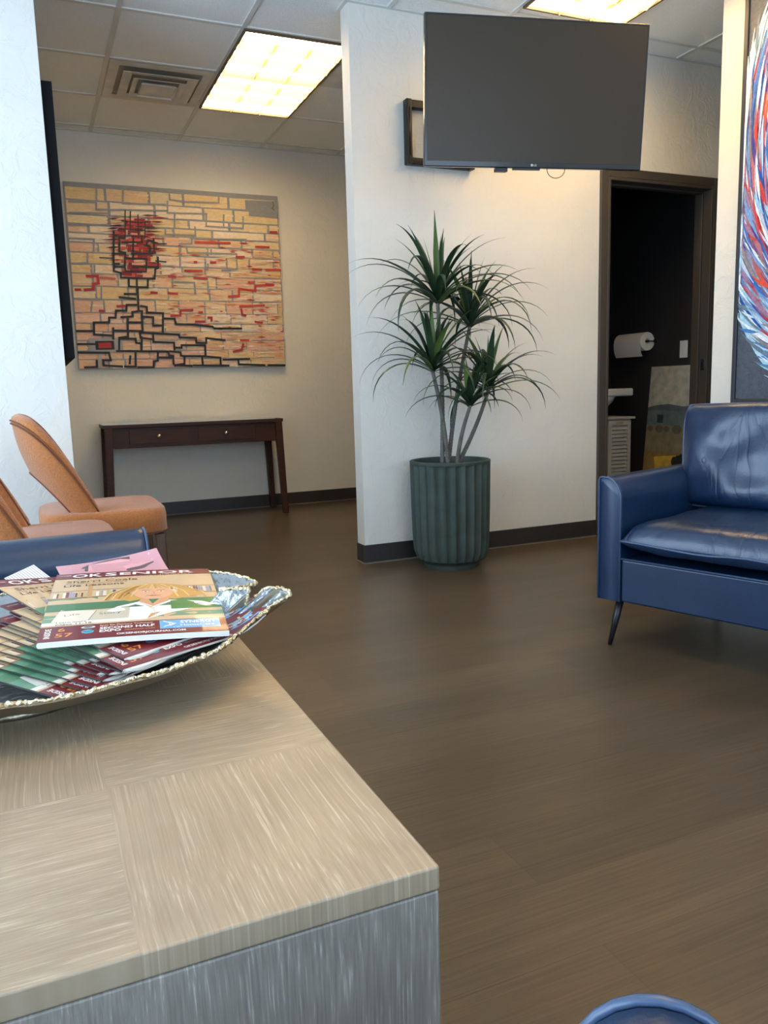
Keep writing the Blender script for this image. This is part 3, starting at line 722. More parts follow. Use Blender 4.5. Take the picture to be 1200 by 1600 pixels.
for sx in (-1, 1):
    for sy in (-1, 1):
        x0 = sx*(hw-.035); yb = -.182 if sy < 0 else .145
        xs, ys = x0+sx*.025, yb+sy*.012
        mb = MB(); a = .026; b = .02
        mb.add([(x0-a, yb-a, .698), (x0+a, yb-a, .698), (x0+a, yb+a, .698), (x0-a, yb+a, .698), (xs-b, ys-b, 0), (xs+b, ys-b, 0), (xs+b, ys+b, 0), (xs-b, ys+b, 0)],
               [(0, 1, 2, 3), (7, 6, 5, 4), (0, 4, 5, 1), (1, 5, 6, 2), (2, 6, 7, 3), (3, 7, 4, 0)])
        mb.build('leg', M_espresso, t, bevel=0.003)
# wall outlets
def outlet(loc, rz, label, sx=.07, sz=.115):
    t = thing('wall_outlet', label, 'outlet', loc, rz)
    MB().box(-sx/2, sx/2, -.006, -.0005, -sz/2, sz/2).build('plate', M_white, t, bevel=0.002)
    mb = MB(); mb.box(-.016, .016, -.009, -.006, -.034, .034); mb.build('socket_insert', M_white, t, bevel=.001)
    return t
outlet((1.80, FW, .33), 0, 'white outlet plate low on the far wall behind the console table legs')

# ------------------------------------------------------------------ fluted planter with the dragon tree
t = thing('potted_plant', 'tall dracaena with five ringed stems in a fluted dark green planter', 'potted plant', (1.945, 3.615, 0))
M_pot = mat('green_concrete', rgb(60, 70, 61), 0.62, noise_scale=10, noise_amt=0.22, bump=0.15, bump_scale=70)
NF = 26; SEG = NF*8
prof = [(0.0, .006, 0), (.135, .006, 0), (.142, .0, 0), (.145, .02, 0), (.150, .028, .0), (.178, .045, .5), (.193, .08, 1), (.198, .12, 1), (.203, .3, 1), (.206, .50, 1), (.207, .535, 1), (.207, .5355, 0.15), (.208, .548, 0), (.204, .552, 0), (.190, .552, 0), (.186, .545, 0), (.184, .50, 0), (.0, .50, 0)]
vs = []; fs = []
for (r, z, fl) in prof:
    for k in range(SEG):
        ph = (k % 8)/8.0
        # concave flutes: deepest mid-flute, sharp ridge between
        dpt = 0.016*math.sin(PI*ph)**0.8*fl
        rr = max(0, r-dpt); a = 2*PI*k/SEG
        vs.append((rr*math.cos(a), rr*math.sin(a), z))
for i in range(len(prof)-1):
    for k in range(SEG): fs.append((i*SEG+k, i*SEG+(k+1) % SEG, (i+1)*SEG+(k+1) % SEG, (i+1)*SEG+k))
pot = MB().add(vs, fs).build('pot', M_pot, t, smooth=False)
pot.data.update()
MB().lathe([(0.0, .525), (.10, .527), (.1835, .522)], 32).build('soil', mat('potting_moss', rgb(44, 40, 32), 0.95, noise_scale=60, noise_amt=.4, bump=.8, bump_scale=90), t, smooth=True)
M_stem = mat('ringed_stem', rgb(98, 94, 84), 0.75, noise_scale=30, noise_amt=.2)
M_leaf = mat('dracaena_leaf', rgb(40, 60, 36), 0.42, noise_scale=5, noise_amt=.35, spec=.5)
M_leafl = mat('dracaena_young_leaf', rgb(84, 104, 52), 0.42, noise_scale=5, noise_amt=.25)
random.seed(12)
stems = [((-.045, 0.0), (-.066, -.02), 1.33, 1.25, .47), ((.00, .02), (.126, .0), 1.22, 1.1, .46), ((-.02, -.02), (-.116, -.05), 1.00, 1.1, .42), ((.03, -.02), (.082, -.07), .82, .8, .33), ((.045, .0), (.216, -.03), .90, .95, .40)]
for si, (b0, b1, zt, wgt, Lmax) in enumerate(stems):
    n = 90; pts = []; rs = []
    for k in range(n+1):
        s = k/n; z = .52+(zt-.52)*s
        bend = math.sin(PI*s)*.012*(-1)**si
        pts.append((b0[0]+(b1[0]-b0[0])*s+bend, b0[1]+(b1[1]-b0[1])*s, z)); rs.append((.0125-.003*s)*(1.0 if k % 2 else .86))
    st = MB().tube(pts, rs, 10).build('stem', M_stem, t, smooth=False)
    fo = MB(); nl = int(31*wgt)
    for k in range(nl):
        q = k/nl
        az = k*2.39996+si
        elev = math.radians(88-70*q**.75+random.uniform(-6, 6))       # centre leaves upright, outer ones spread
        L = Lmax*(0.58+.55*min(1, q*2.2))*random.uniform(.85, 1.12)
        droop = (0.15+2.1*min(1, q*1.7))*random.uniform(.75, 1.15)
        wmax = random.uniform(.010, .0145)
        hd = Vector((math.cos(az), math.sin(az)*(.55 if math.sin(az) > 0 else .9), 0))
        side = Vector((-hd.y, hd.x, 0)).normalized()
        base = Vector((b1[0], b1[1], zt-.005+.055*(1-q)-.0))
        pos = base.copy(); e_ = elev; N_ = 12; vs = []; 
        for s in range(N_+1):
            v = s/N_
            ww = wmax*(.75+.5*math.sin(PI*min(1, v*1.6)) if v < .5 else 1.17*(1-(v-.5)/.5)**1.0)
            ww = max(ww, .0006)
            d = (hd*math.cos(e_)+Vector((0, 0, 1))*math.sin(e_))
            nrm = side.cross(d).normalized()
            vs += [pos+side*ww+nrm*ww*.35, pos, pos-side*ww+nrm*ww*.35]
            pos = pos+d*(L/N_)
            e_ -= droop/N_*(.4+1.2*v)
        fs = []
        for s in range(N_): a = s*3; fs += [(a, a+1, a+4, a+3), (a+1, a+2, a+5, a+4)]
        if all((Vector((1.945, 3.615, 0))+p).y < PW-.012 for p in vs):
            fo.add(vs, fs, 1 if (q < .22 and k % 2) or k % 9 == 0 else 0)
    fo.build('foliage', [M_leaf, M_leafl], st, smooth=True, recalc=False)

# ------------------------------------------------------------------ cushions, sofa builder
def pillow(w, d, up, dn, r=.10, n=28, sq=6, wrk=.004, seed=0, edge=.003):
    """puffed cushion centred at origin, thickness along z; returns MB and edge loop"""
    mb = MB(); vs = []; 
    def pos(i, j):
        u = -1+2*i/n; v = -1+2*j/n
        u = math.sin(u*PI/2)*.5+u*.5; v = math.sin(v*PI/2)*.5+v*.5
        # round the plan corners
        k = 1-.035*(abs(u)**4)*(abs(v)**4)*r/.05
        return u*k*w/2, v*k*d/2, u, v
    for sgn in (1, -1):
        for i in range(n+1):
            for j in range(n+1):
                x, y, u, v = pos(i, j)
                hgt = ((1-abs(u)**sq)*(1-abs(v)**sq))
                hgt = max(0, hgt)**.42
                nz = noise.noise(Vector((x*9+seed, y*9, sgn)))*wrk*2+noise.noise(Vector((x*28+seed, y*11, 3)))*wrk
                # creases running in from the edges
                vs.append((x, y, sgn*(edge+(up if sgn > 0 else dn)*hgt)+nz*min(1, hgt*2)))
    fs = []; m = (n+1)*(n+1)
    for i in range(n):
        for j in range(n):
            a = i*(n+1)+j; fs.append((a, a+n+1, a+n+2, a+1)); a += m; fs.append((a, a+1, a+n+2, a+n+1))
    def rim(i, j): return i*(n+1)+j
    loop = [(i, 0) for i in range(n)]+[(n, j) for j in range(n)]+[(i, n) for i in range(n, 0, -1)]+[(0, j) for j in range(n, 0, -1)]
    for k in range(len(loop)):
        a = rim(*loop[k]); b = rim(*loop[(k+1) % len(loop)]); fs.append((a, b, b+m, a+m))
    mb.add(vs, fs)
    return mb, [pos(i, j)[:2] for i, j in loop]

def arm_profile(w, H, z0, rnd=False):
    if rnd:
        p = [(0, z0), (0, H-.045)]
        for k in range(1, 12):
            a = PI*k/12; p.append((w/2-w/2*math.cos(a), H-.045+.045*math.sin(a)))
        p += [(w, H-.045), (w, z0)]
        return p
    p = [(0, z0), (0, H-.012), (.004, H-.003), (.012, H), (.026, H-.001)]
    for k in range(1, 9):
        a = PI/2*k/8; p.append((.026+(w-.026)*math.sin(a), H-.001-.075*(1-math.cos(a))))
    p += [(w, z0)]
    return p
def sofa(name, label, cat, loc, rz, W, D=.86, H=.60, rnd=False, cushions=1, back=True, seatz=.385, aw=.085, group=None):
    t = thing(name, label, cat, loc, rz, group)
    z0 = .17
    def arm(side):
        pr = arm_profile(aw, H, z0, rnd); n = len(pr); ys = [0.0, .004, .02]+[D*k/8 for k in range(1, 9)]
        mb = MB(); vs = []
        for k, y in enumerate(ys):
            ins = .004 if k == 0 else 0.0
            for (x, z) in pr:
                xx = ins+(aw-2*ins)*x/aw
                zz = z-(.004 if (k == 0 and z > .3) else 0)
                vs.append((xx if side < 0 else W-xx, y, zz))
        fs = [(k*n+i, k*n+(i+1) % n, (k+1)*n+(i+1) % n, (k+1)*n+i) for k in range(len(ys)-1) for i in range(n)]
        fs += [tuple(range(n)), tuple(range((len(ys)-1)*n, len(ys)*n))]
        mb.add(vs, fs)
        o = mb.build('arm', M_leather, t, smooth=True)
        o.modifiers.new('es', 'EDGE_SPLIT').split_angle = math.radians(50)
        pp = [(x if side < 0 else W-x, -.001, z) for x, z in pr]
        MB().tube(pp, .0032, 8).build('piping', M_pipe, o, smooth=True)
        return o
    arm(-1); arm(1)
    # base and back frame
    mb = MB().box(aw+.002, W-aw-.002, .004, D-.10, z0, .32)
    b = mb.build('front_rail', M_leather, t, bevel=.008, seg=3)
    MB().tube([(aw+.004, .002, .322), (W/2, .0, .322), (W-aw-.004, .002, .322)], .0035, 8).build('piping', M_pipe, b, smooth=True)
    MB().box(aw+.002, W-aw-.002, D-.098, D, z0, H+.06).build('back_frame', M_leather, t, bevel=.02, seg=4)
    # seat cushions
    iw = W-2*aw-.01
    for k in range(cushions):
        cw = iw/cushions
        pm, lp = pillow(cw-.002, .72, .075, .035, wrk=.0035, seed=k*5, sq=12, r=.02)
        ob = pm.build('seat_cushion', M_cush, t, smooth=True); cx = aw+.005+cw*(k+.5); ob.location = (cx, .335, seatz)
        lw = [(x*1.002, y*1.002, .003*math.sin(x*17+k)-.006*max(0, 1-abs(x+cw*.27)/.12)*(1 if y < 0 else 0)) for x, y in lp]
        MB().tube(lw, .004, 8, closed=True).build('piping', M_pipe, ob, smooth=True)
        if back:
            bw = cw-.012
            if cushions > 1: pass
            pm, lp = pillow(bw+.05, .395, .085, .06, wrk=.010, seed=11+k*3, sq=8, r=.05)
            tp = lambda x, y: x*(1+.035*y/.2)
            pm.v = [(tp(x, y), y, z) for x, y, z in pm.v]; lp = [(tp(x, y), y) for x, y in lp]
            ob = pm.build('back_cushion', M_cush, t, smooth=True)
            ob.rotation_euler = (math.radians(90-13), 0, 0); ob.location = (cx-.05, D-.32, seatz+.253)
            MB().tube([(x*1.003, y*1.003, 0) for x, y in lp], .004, 8, closed=True).build('piping', M_pipe, ob, smooth=True)
    for sx in (0, 1):
        for sy in (0, 1):
            x = .055 if sx == 0 else W-.055; y = .06 if sy == 0 else D-.06
            dx = -.02 if sx == 0 else .02; dy = -.035 if sy == 0 else .03
            MB().tube([(x, y, z0+.004), (x+dx*.5, y+dy*.5, z0/2), (x+dx, y+dy, 0)], [.015, .0115, .0075], 12).build('leg', M_black, t, smooth=True)
    return t

sofa('sofa', 'navy leather sofa with loose cushions and black splayed legs below the swirl painting', 'sofa', (1.775, 2.215, 0), math.radians(-72), 1.55, cushions=1)
sofa('armchair', 'navy leather seat behind the magazine tray, its arm in front of the orange chairs', 'armchair', (.225, 1.28, 0), PI/2, .74, back=False, D=.80)
a_ = math.radians(37)
# arm end in the near corner; local -y faces (sin a, cos a)
fr = Vector((math.sin(a_), math.cos(a_), 0)); rt = Vector((math.cos(a_), -math.sin(a_), 0))
P0 = Vector((.262, .275, 0))-rt*.0425+rt*.74
sofa('armchair', 'navy leather armchair whose rounded arm end pokes in at the bottom edge', 'armchair', P0, math.atan2(-rt.y, -rt.x), .74, H=.613, rnd=True, back=False, D=.75)

# ------------------------------------------------------------------ orange chairs
def orange_chair(label, loc, rz=0):
    """faces +x; origin on the floor under the seat's rear left corner"""
    t = thing('upholstered_chair', label, 'chair', loc, rz, 'orange upholstered chairs by the left wall')
    # seat: rounded box 0..0.47 (x), -0.25..0.25 (y)
    n = 24; mb = MB(); vs = []; fs = []
    prof = [(-.055, 0), (-.055, .6), (-.052, .93), (-.040, 1), (.025, 1), (.045, .985), (.055, .93), (.061, .5), (.062, 0)]
    ring_ = []
    M_ = 64
    for (z, s) in prof:
        for k in range(M_):
            a = 2*PI*k/M_; c, s_ = math.cos(a), math.sin(a)
            e = 5.5
            r = 1/((abs(c)**e+abs(s_)**e)**(1/e))
            x = r*c*.24*s; y = r*s_*.25*s
            y *= (1+.04*x/.24)
            vs.append((x, y, z))
    for i in range(len(prof)-1):
        for k in range(M_): fs.append((i*M_+k, i*M_+(k+1) % M_, (i+1)*M_+(k+1) % M_, (i+1)*M_+k))
    mb.add(vs, fs); so = mb.build('seat', M_orange, t, smooth=True); so.location = (.23, 0, .425)
    wl = []
    for k in range(M_):
        a = 2*PI*k/M_; c, s_ = math.cos(a), math.sin(a); r = 1/((abs(c)**5.5+abs(s_)**5.5)**(1/5.5)); wl.append((r*c*.2405, r*s_*.2505*(1+.04*r*c), -.040))
    MB().tube(wl, .0035, 6, closed=True).build('welt', M_seam, so, smooth=True)
    # back shell
    PM = math.radians(93); nu, nv = 36, 22
    def shell(u, v, off):
        ph = u*PM
        zt = .842-.34*abs(u)**3.4-.02*abs(u)**2; zb = .44+.19*max(0, 1-(abs(u)/.72)**2.4)
        z = zb+(zt-zb)*v
        rx, ry = .185+off, .215+off
        lean = -(z-.46)*.24
        flare = 1+.10*(z-.46)/.4
        return (.200-rx*math.cos(ph)+lean, ry*flare*math.sin(ph), z)
    mb = MB(); vs = []; fs = []
    lay = []
    # closed section: outer face, top roll, inner face
    sec = []
    for q in range(nv+1): sec.append((q/nv, 'o'))
    for k in range(1, 6): sec.append((k/6, 't'))
    for q in range(nv, -1, -1): sec.append((q/nv, 'i'))
    T = .055
    for i in range(nu+1):
        u = -1+2*i/nu
        th = T*(1-.35*abs(u)**6)
        for (q, k) in sec:
            if k == 'o': p = Vector(shell(u, q, .0+.010*math.sin(PI*q)))
            elif k == 'i': p = Vector(shell(u, q, -th-.012*math.sin(PI*q)))
            else:
                a = PI*q; p = Vector(shell(u, 1, -th*(1-math.cos(a))/2)); p.z += math.sin(a)*.022
            vs.append(p)
    m = len(sec)
    for i in range(nu):
        for k in range(m): fs.append((i*m+k, i*m+(k+1) % m, (i+1)*m+(k+1) % m, (i+1)*m+k))
    fs += [tuple(range(m)), tuple(range(nu*m, nu*m+m))]
    mb.add(vs, fs); bo = mb.build('backrest', M_orange, t, smooth=True)
    # double welt along the outer top edge and down both sides, one around the cut-out
    for off in (0.0, .0):
        pass
    w_ = MB()
    for vv in (.985, .93):
        w_.tube([Vector(shell(-1+2*i/60, vv, .004+.010*math.sin(PI*vv))) for i in range(61)], .0032, 6)
    w_.tube([Vector(shell(-1+2*i/60, 1, -T*(1-.35*abs(-1+2*i/60)**6))) + Vector((0, 0, .003)) for i in range(61)], .003, 6)
    w_.tube([Vector(shell(-.72+1.44*i/40, 0.0, .002)) for i in range(41)], .003, 6)
    w_.build('welt', M_seam, bo, smooth=True)
    # channel seams inside
    for uu in (-.34, 0, .34):
        MB().tube([Vector(shell(uu, .02+.96*k/16, -T-.012*math.sin(PI*(.02+.96*k/16))-.001)) for k in range(17)], .0028, 6).build('channel_seam', M_seam, bo, smooth=True)
    for sx, sy in ((.04, -.2), (.04, .2), (.43, -.205), (.43, .205)):
        dx = -.03 if sx < .2 else .012; dy = .015 if sy > 0 else -.015
        mb = MB(); a, b = .02, .013
        mb.add([(sx-a, sy-a, .372), (sx+a, sy-a, .372), (sx+a, sy+a, .372), (sx-a, sy+a, .372), (sx+dx-b, sy+dy-b, 0), (sx+dx+b, sy+dy-b, 0), (sx+dx+b, sy+dy+b, 0), (sx+dx-b, sy+dy+b, 0)],
               [(0, 1, 2, 3), (7, 6, 5, 4), (0, 4, 5, 1), (1, 5, 6, 2), (2, 6, 7, 3), (3, 7, 4, 0)])
        mb.build('leg', M_legwood, t, bevel=.004)
    return t
ch1 = orange_chair('rear orange fabric chair with open lower back beside the left wall, whole back in view', (0.0, 3.47, 0))
ch2 = copy_tree(ch1); ch2.location = (-.245, 2.83, 0); ch2['label'] = 'nearer orange fabric chair cut by the left edge, its back mostly out of view'

# ------------------------------------------------------------------ oak table
TZ = .57; TX0, TX1, TY0, TY1 = -.62, .248, .486, 1.225
t = thing('side_table', 'whitewashed oak block table with checkered grain carrying the magazine tray', 'table', (0, 0, 0))
MB().box(TX0, TX1, TY0, TY1, TZ-.02, TZ).build('tabletop', M_oak, t, bevel=.0025, seg=3)
mb = MB(); mb.box(TX0+.0005, TX1-.0005, TY0+.0005, TY0+.02, 0, TZ-.0205)
mb.build('front_panel', M_oakv, t, bevel=.002)
mb = MB().box(TX0+.0005, TX1-.0005, TY1-.02, TY1-.0005, 0, TZ-.0205); mb.build('rear_panel', M_oakv, t, bevel=.002)
for x0, x1 in ((TX0+.0005, TX0+.02), (TX1-.02, TX1-.0005)): MB().box(x0, x1, TY0+.0202, TY1-.0202, 0, TZ-.0205).build('side_panel', M_oakv, t, bevel=.002)

# ------------------------------------------------------------------ metal tray
def unproj(u, v, z):
    d = Vector(((u-600), -(v-800), -1247.2)); d = Matrix(RM) @ d; k = (z-.92)/d.z; return Vector((d.x*k, d.y*k, z))
rim_pts = [(0, 1104, .625), (60, 1097, .626), (130, 1083, .627), (200, 1064, .629), (250, 1051, .631), (300, 1033, .634), (342, 1015, .638), (388, 978, .646), (425, 947, .655), (452, 932, .661), (447, 922, .665), (418, 919, .669),
           (404, 930, .655), (392, 947, .642), (384, 945, .645), (388, 928, .660), (384, 921, .666), (345, 921, .664)]
rim = [unproj(*p) for p in rim_pts]
ctr = Vector((-.045, 1.035, .583))
# the rest of the rim behind the magazines and out of the frame on the left
a_end = math.atan2(rim[-1].y-ctr.y, rim[-1].x-ctr.x); a_start = math.atan2(rim[0].y-ctr.y, rim[0].x-ctr.x)
rest = []
n_r = 22
for k in range(1, n_r):
    a = a_end+(a_start+2*PI-a_end)*k/n_r
    wob = 1+.03*math.sin(a*5)
    rest.append(Vector((ctr.x+.315*wob*math.cos(a), ctr.y+.268*wob*math.sin(a), .645+.012*math.sin(a*3)-.012*(k/n_r))))
allr = rim+rest
# densify with Catmull-Rom
def crom(P_, m):
    out = []; n = len(P_)
    for i in range(n):
        p0, p1, p2, p3 = P_[i-1], P_[i], P_[(i+1) % n], P_[(i+2) % n]
        for k in range(m):
            s = k/m; out.append(.5*((2*p1)+(p2-p0)*s+(2*p0-5*p1+4*p2-p3)*s*s+(3*p1-p0-3*p2+p3)*s**3))
    return out
R_ = crom(allr, 9); NR = len(R_)
M_silver = mat('hammered_silver', (0.42, 0.43, 0.44), 0.22, 1.0, noise_scale=14, noise_amt=.12, bump=.45, bump_scale=34)
M_champ = mat('champagne_metal', (0.40, 0.34, 0.24), 0.36, 1.0, noise_scale=10, noise_amt=.15, bump=.2, bump_scale=50)
tray = thing('tray', 'silver metal tray with a crumpled gold rim full of magazines on the oak table', 'tray', (ctr.x, ctr.y, TZ))
def traypt(i, s, dz=0.0):
    r = R_[i]; xy = Vector((ctr.x+(r.x-ctr.x)*s, ctr.y+(r.y-ctr.y)*s))
    z = ctr.z+(r.z-ctr.z)*(max(0, (s-.45)/.55))**1.7
    return Vector((xy.x-ctr.x, xy.y-ctr.y, z+dz-TZ))
SS = [0, .2, .4, .5, .6, .7, .78, .85, .9, .94, .97, 1.0]
vs = []; fs = []
for side, dz in ((0, 0), (1, -.003)):
    for s in SS:
        for i in range(NR): vs.append(traypt(i, s, dz))
for side in (0, 1):
    o0 = side*len(SS)*NR
    for j in range(len(SS)-1):
        for i in range(NR):
            a = o0+j*NR+i; b = o0+j*NR+(i+1) % NR; fs.append((a, b, b+NR, a+NR) if side == 0 else (a, a+NR, b+NR, b))
nf = (len(SS)-1)*NR
mb = MB(); mb.add(vs, fs)
o0 = (len(SS)-1)*NR; o1 = o0+len(SS)*NR
mb.add([vs[o0+i] for i in range(NR)]+[vs[o1+i] for i in range(NR)], [(i, (i+1) % NR, NR+(i+1) % NR, NR+i) for i in range(NR)])
mb.mi = [0]*nf+[1]*nf+[1]*NR
tb = mb.build('tray_body', [M_silver, M_champ], tray, smooth=True, recalc=False)
random.seed(3)
pts = []; rr = []
for i in range(NR):
    for h in (0, .5):
        p = R_[i].lerp(R_[(i+1) % NR], h); j = random.uniform
        pts.append(Vector((p.x-ctr.x+j(-.0012, .0012), p.y-ctr.y+j(-.0012, .0012), p.z-TZ+j(-.0005, .0018)))); rr.append(.0016+.0020*abs(noise.noise(Vector((len(pts)*.37, 0, 0))))*2)
MB().tube(pts, rr, 7, closed=True).build('rim', mat('gold_rim', (0.80, 0.70, 0.48), 0.24, 1.0, bump=.8, bump_scale=160), tray, smooth=True)
MB().lathe([(.085, 0), (.105, 0), (.10, .008), (.09, .0105)], 40).build('foot', M_champ, tray, smooth=True)

# ------------------------------------------------------------------ magazines
MW, MH, MT = .213, .274, .0024
maroon = rgb(112, 30, 40)
def cover_items():
    I = []
    def R(x0, y0, x1, y1, c, l=0, nx=1, ny=1):
        sd = nsid()
        for p in rect(x0, y0, x1, y1, nx, ny): I.append((p, c, l, sd))
    W_, H_ = MW, MH
    R(0, 0, W_, H_, rgb(206, 178, 140), 0, 12, 12)
    # bookcase background
    R(0, .150, W_, .235, rgb(216, 186, 146), 1, 10, 1)
    R(0, .050, .06, .150, rgb(96, 142, 110), 1, 2, 3)
    R(0, .060, W_, .075, rgb(110, 150, 118), 1, 8, 1)
    R(.0, .150, W_, .154, rgb(150, 110, 74), 2, 10, 1); R(.0, .182, W_, .185, rgb(160, 120, 84), 2, 10, 1)
    random.seed(77); x = .004
    while x < .205:
        wd = random.uniform(.002, .005)
        if not (.045 < x < .052):
            c = random.choice([rgb(120, 60, 60), rgb(90, 120, 150), rgb(220, 210, 190), rgb(70, 90, 120), rgb(190, 170, 120), rgb(230, 225, 215), rgb(150, 150, 170)])
            R(x, .155, x+wd*.85, .155+random.uniform(.018, .026), c, 2)
        x += wd
    R(.046, .150, .052, .215, rgb(196, 150, 100), 3)
    R(.120, .154, .160, .215, rgb(178, 60, 52), 2) if False else None
    # desk with green blotter, open book
    R(.0, .100, W_, .128, rgb(70, 120, 84), 2, 10, 1)
    I.append(([(.010, .062), (.050, .054), (.060, .095), (.018, .104)], rgb(226, 216, 198), 3)); I.append(([(.050, .054), (.098, .060), (.100, .100), (.060, .095)], rgb(200, 190, 170), 3))
    stroke([(.050, .054), (.060, .095)], .001, rgb(120, 110, 96), 4, I)
    text('Life', .024, .080, .006, .018, .2, rgb(140, 130, 116), 4, I); text('Story', .064, .078, .008, .026, .1, rgb(120, 112, 100), 4, I)
    R(.150, .085, W_, .120, rgb(70, 130, 60), 3, 4, 1)
    I.append(([(.120, .055), (.200, .092), (.205, .104), (.125, .072)], rgb(214, 148, 90), 4))
    # white jacket
    I.append(([(.040, .052), (.085, .105), (.112, .120), (.128, .098), (.150, .122), (.190, .112), (.206, .098), (.150, .072), (.118, .052)], rgb(240, 236, 228), 4))
    I.append(([(.110, .120), (.126, .094), (.150, .124), (.140, .140), (.118, .138)], rgb(214, 156, 118), 5))   # neck
    stroke([(.112, .120), (.127, .090), (.150, .122)], .0012, rgb(196, 190, 180), 6, I)
    stroke([(.128, .092), (.132, .055)], .001, rgb(206, 200, 190), 6, I)
    # head: hair behind, face, fringe
    hair = rgb(206, 158, 86); hair2 = rgb(232, 196, 128); hair3 = rgb(168, 118, 58)
    I.append(([(.078, .140), (.086, .172), (.104, .192), (.130, .200), (.156, .192), (.178, .172), (.196, .142), (.176, .132), (.156, .124), (.140, .134), (.118, .132), (.100, .122), (.090, .130)], hair, 5))
    I.append((ell(.130, .158, .026, .030, 22), rgb(226, 172, 134), 6))
    for k in range(34):
        s = random.uniform(-1, 1); x0 = .130+s*.012; x1 = .130+s*.060+random.uniform(-.008, .008)
        pts = [(x0, .196), (x0+(x1-x0)*.45, .188), (x1, .158), (x1+s*.008, .134+random.uniform(-.006, .01))]
        if abs(s) > .42: stroke(pts, random.uniform(.0014, .003), random.choice([hair, hair2, hair3, hair2]), 7, I)
        else: stroke([(x0, .197), (x0+s*.03, .184), (x0+s*.05, .176)], random.uniform(.0015, .003), random.choice([hair, hair2]), 7, I)
    for sx in (-1, 1):
        I.append((ell(.130+sx*.010, .160, .0035, .0016, 12), rgb(246, 240, 232), 7)); I.append((ell(.130+sx*.010, .160, .0015, .0015, 10), rgb(70, 60, 56), 8))
        stroke([(.130+sx*.005, .1655), (.130+sx*.010, .167), (.130+sx*.015, .1655)], .001, rgb(150, 104, 66), 8, I)
    stroke([(.130, .158), (.1315, .151), (.129, .1505)], .0009, rgb(190, 130, 100), 8, I)
    I.append(([(.120, .144), (.125, .1415), (.130, .1405), (.135, .1415), (.140, .144), (.130, .1455)], rgb(188, 84, 78), 8)); I.append(([(.122, .1442), (.130, .1425), (.138, .1442), (.130, .1450)], rgb(250, 244, 238), 9))
    # title band
    R(0, .244, W_, H_, maroon, 3, 10, 2); R(0, .2395, W_, .2435, rgb(228, 204, 160), 3, 10, 1)
    cw = rgb(244, 240, 234)
    text('OK', .022, .2515, .0165, .040, 0, cw, 5, I, .02); text('S', .066, .2515, .0165, .016, 0, cw, 5, I, .02); text('ENIOR', .086, .2535, .0135, .104, 0, cw, 5, I, .02)
    for i_, xx in enumerate((.1035, .1245, .1455, .1665)): I.append((ell(xx, .2605, .0012, .0012, 8), rgb(214, 180, 120), 6))
    text('JOURNAL', .140, .2462, .0048, .046, 0, rgb(228, 204, 160), 6, I)
    text('OCTOBER', .004, .262, .004, .016, 0, cw, 5, I); text('FREE COPY | AGING WELL | LIFE', .03, .2402, .0026, .12, 0, maroon, 5, I)
    br = rgb(120, 70, 40)
    text('Sherri Coale', .016, .2235, .0105, .094, 0, br, 5, I, .012); text('and other coaches share', .016, .2165, .0045, .08, 0, br, 5, I); text('Life Lessons', .014, .2045, .009, .078, 0, rgb(96, 52, 34), 5, I, .012)
    R(.0, .050, .10, .0605, rgb(232, 226, 212), 3, 4, 1)
    text('Learn more', .016, .0565, .0045, .034, 0, rgb(60, 50, 44), 5, I, .01); text('pages 11-18', .016, .0505, .0045, .040, 0, rgb(60, 50, 44), 5, I, .01)
    # foot band
    R(0, 0, W_, .050, maroon, 4, 10, 2) if False else R(0, 0, W_, .046, maroon, 4, 10, 2)
    text('INSIDE', .0125, .010, .0065, .030, PI/2, cw, 6, I, .02)
    text('6', .020, .029, .011, .008, 0, rgb(226, 150, 60), 6, I, .01); text('57', .018, .012, .011, .019, 0, rgb(226, 150, 60), 6, I, .01)
    I.append((ell(.053, .037, .008, .004, 18), rgb(196, 206, 204), 6)); I.append((ell(.053, .037, .005, .002, 14), rgb(60, 70, 70), 7)); I.append((ell(.053, .023, .007, .006, 18), rgb(90, 170, 190), 6)); stroke([(.048, .024), (.053, .021), (.059, .025)], .0015, rgb(40, 110, 130), 7, I)
    text('Spot Ein Denture Technique', .066, .0375, .0042, .060, 0, rgb(236, 214, 180), 6, I, .01)
    text('SECOND HALF', .066, .027, .0068, .062, 0, cw, 6, I, .03); text('EXPO', .066, .018, .0068, .024, 0, cw, 6, I, .03); text('oksenior.com', .094, .019, .004, .034, 0, rgb(226, 180, 140), 6, I)
    text('OKSENIORJOURNAL.COM', .085, .0065, .0055, .078, 0, cw, 6, I, .02)
    R(.134, .016, .205, .044, rgb(104, 170, 214), 5, 4, 2)
    text('SYNERGY', .158, .031, .0085, .043, 0, cw, 7, I, .02); text('HomeCare', .158, .0215, .0062, .040, 0, cw, 7, I, .01)
    stroke([(.139, .040), (.150, .030), (.139, .022)], .0018, cw, 7, I); stroke([(.145, .036), (.153, .031), (.146, .024), (.145, .036)], .0012, cw, 7, I); text('10', .150, .0175, .0034, .007, 0, cw, 7, I)
    return I
M_print = col_mat('glossy_print', 0.34, coat=.2)
M_pages = mat('page_edges', rgb(226, 222, 214), .7, noise_scale=900, noise_amt=.15, stretch=(.02, .02, 6))
M_fold = mat('cover_fold_shade', rgb(52, 44, 42), .4)  # spine fold, darkened so its colour holds the shadow lines between covers
def bendf(kind):
    def f(x, y, z):
        if kind == 'flat': return (x, y, z+.0012*math.sin(PI*x/MW))
        if kind == 'top': return (x, y, z+.002*math.sin(PI*y/MH)+.0015*math.sin(PI*x/MW))
        if kind == 'curl':
            k = max(0, (x-.145)/.068); return (x, y, z+.024*k**2.0*max(0, 1-y/.10)**1.5)
        if kind == 'lift': return (x, y, z+.015*max(0, 1-x/.10)*(y/MH)**2)
        if kind == 'rise': return (x, y, z+.016*(x/.15)**2*max(0, (y-.11)/.09)**1.5)
        return (x, y, z)
    return f
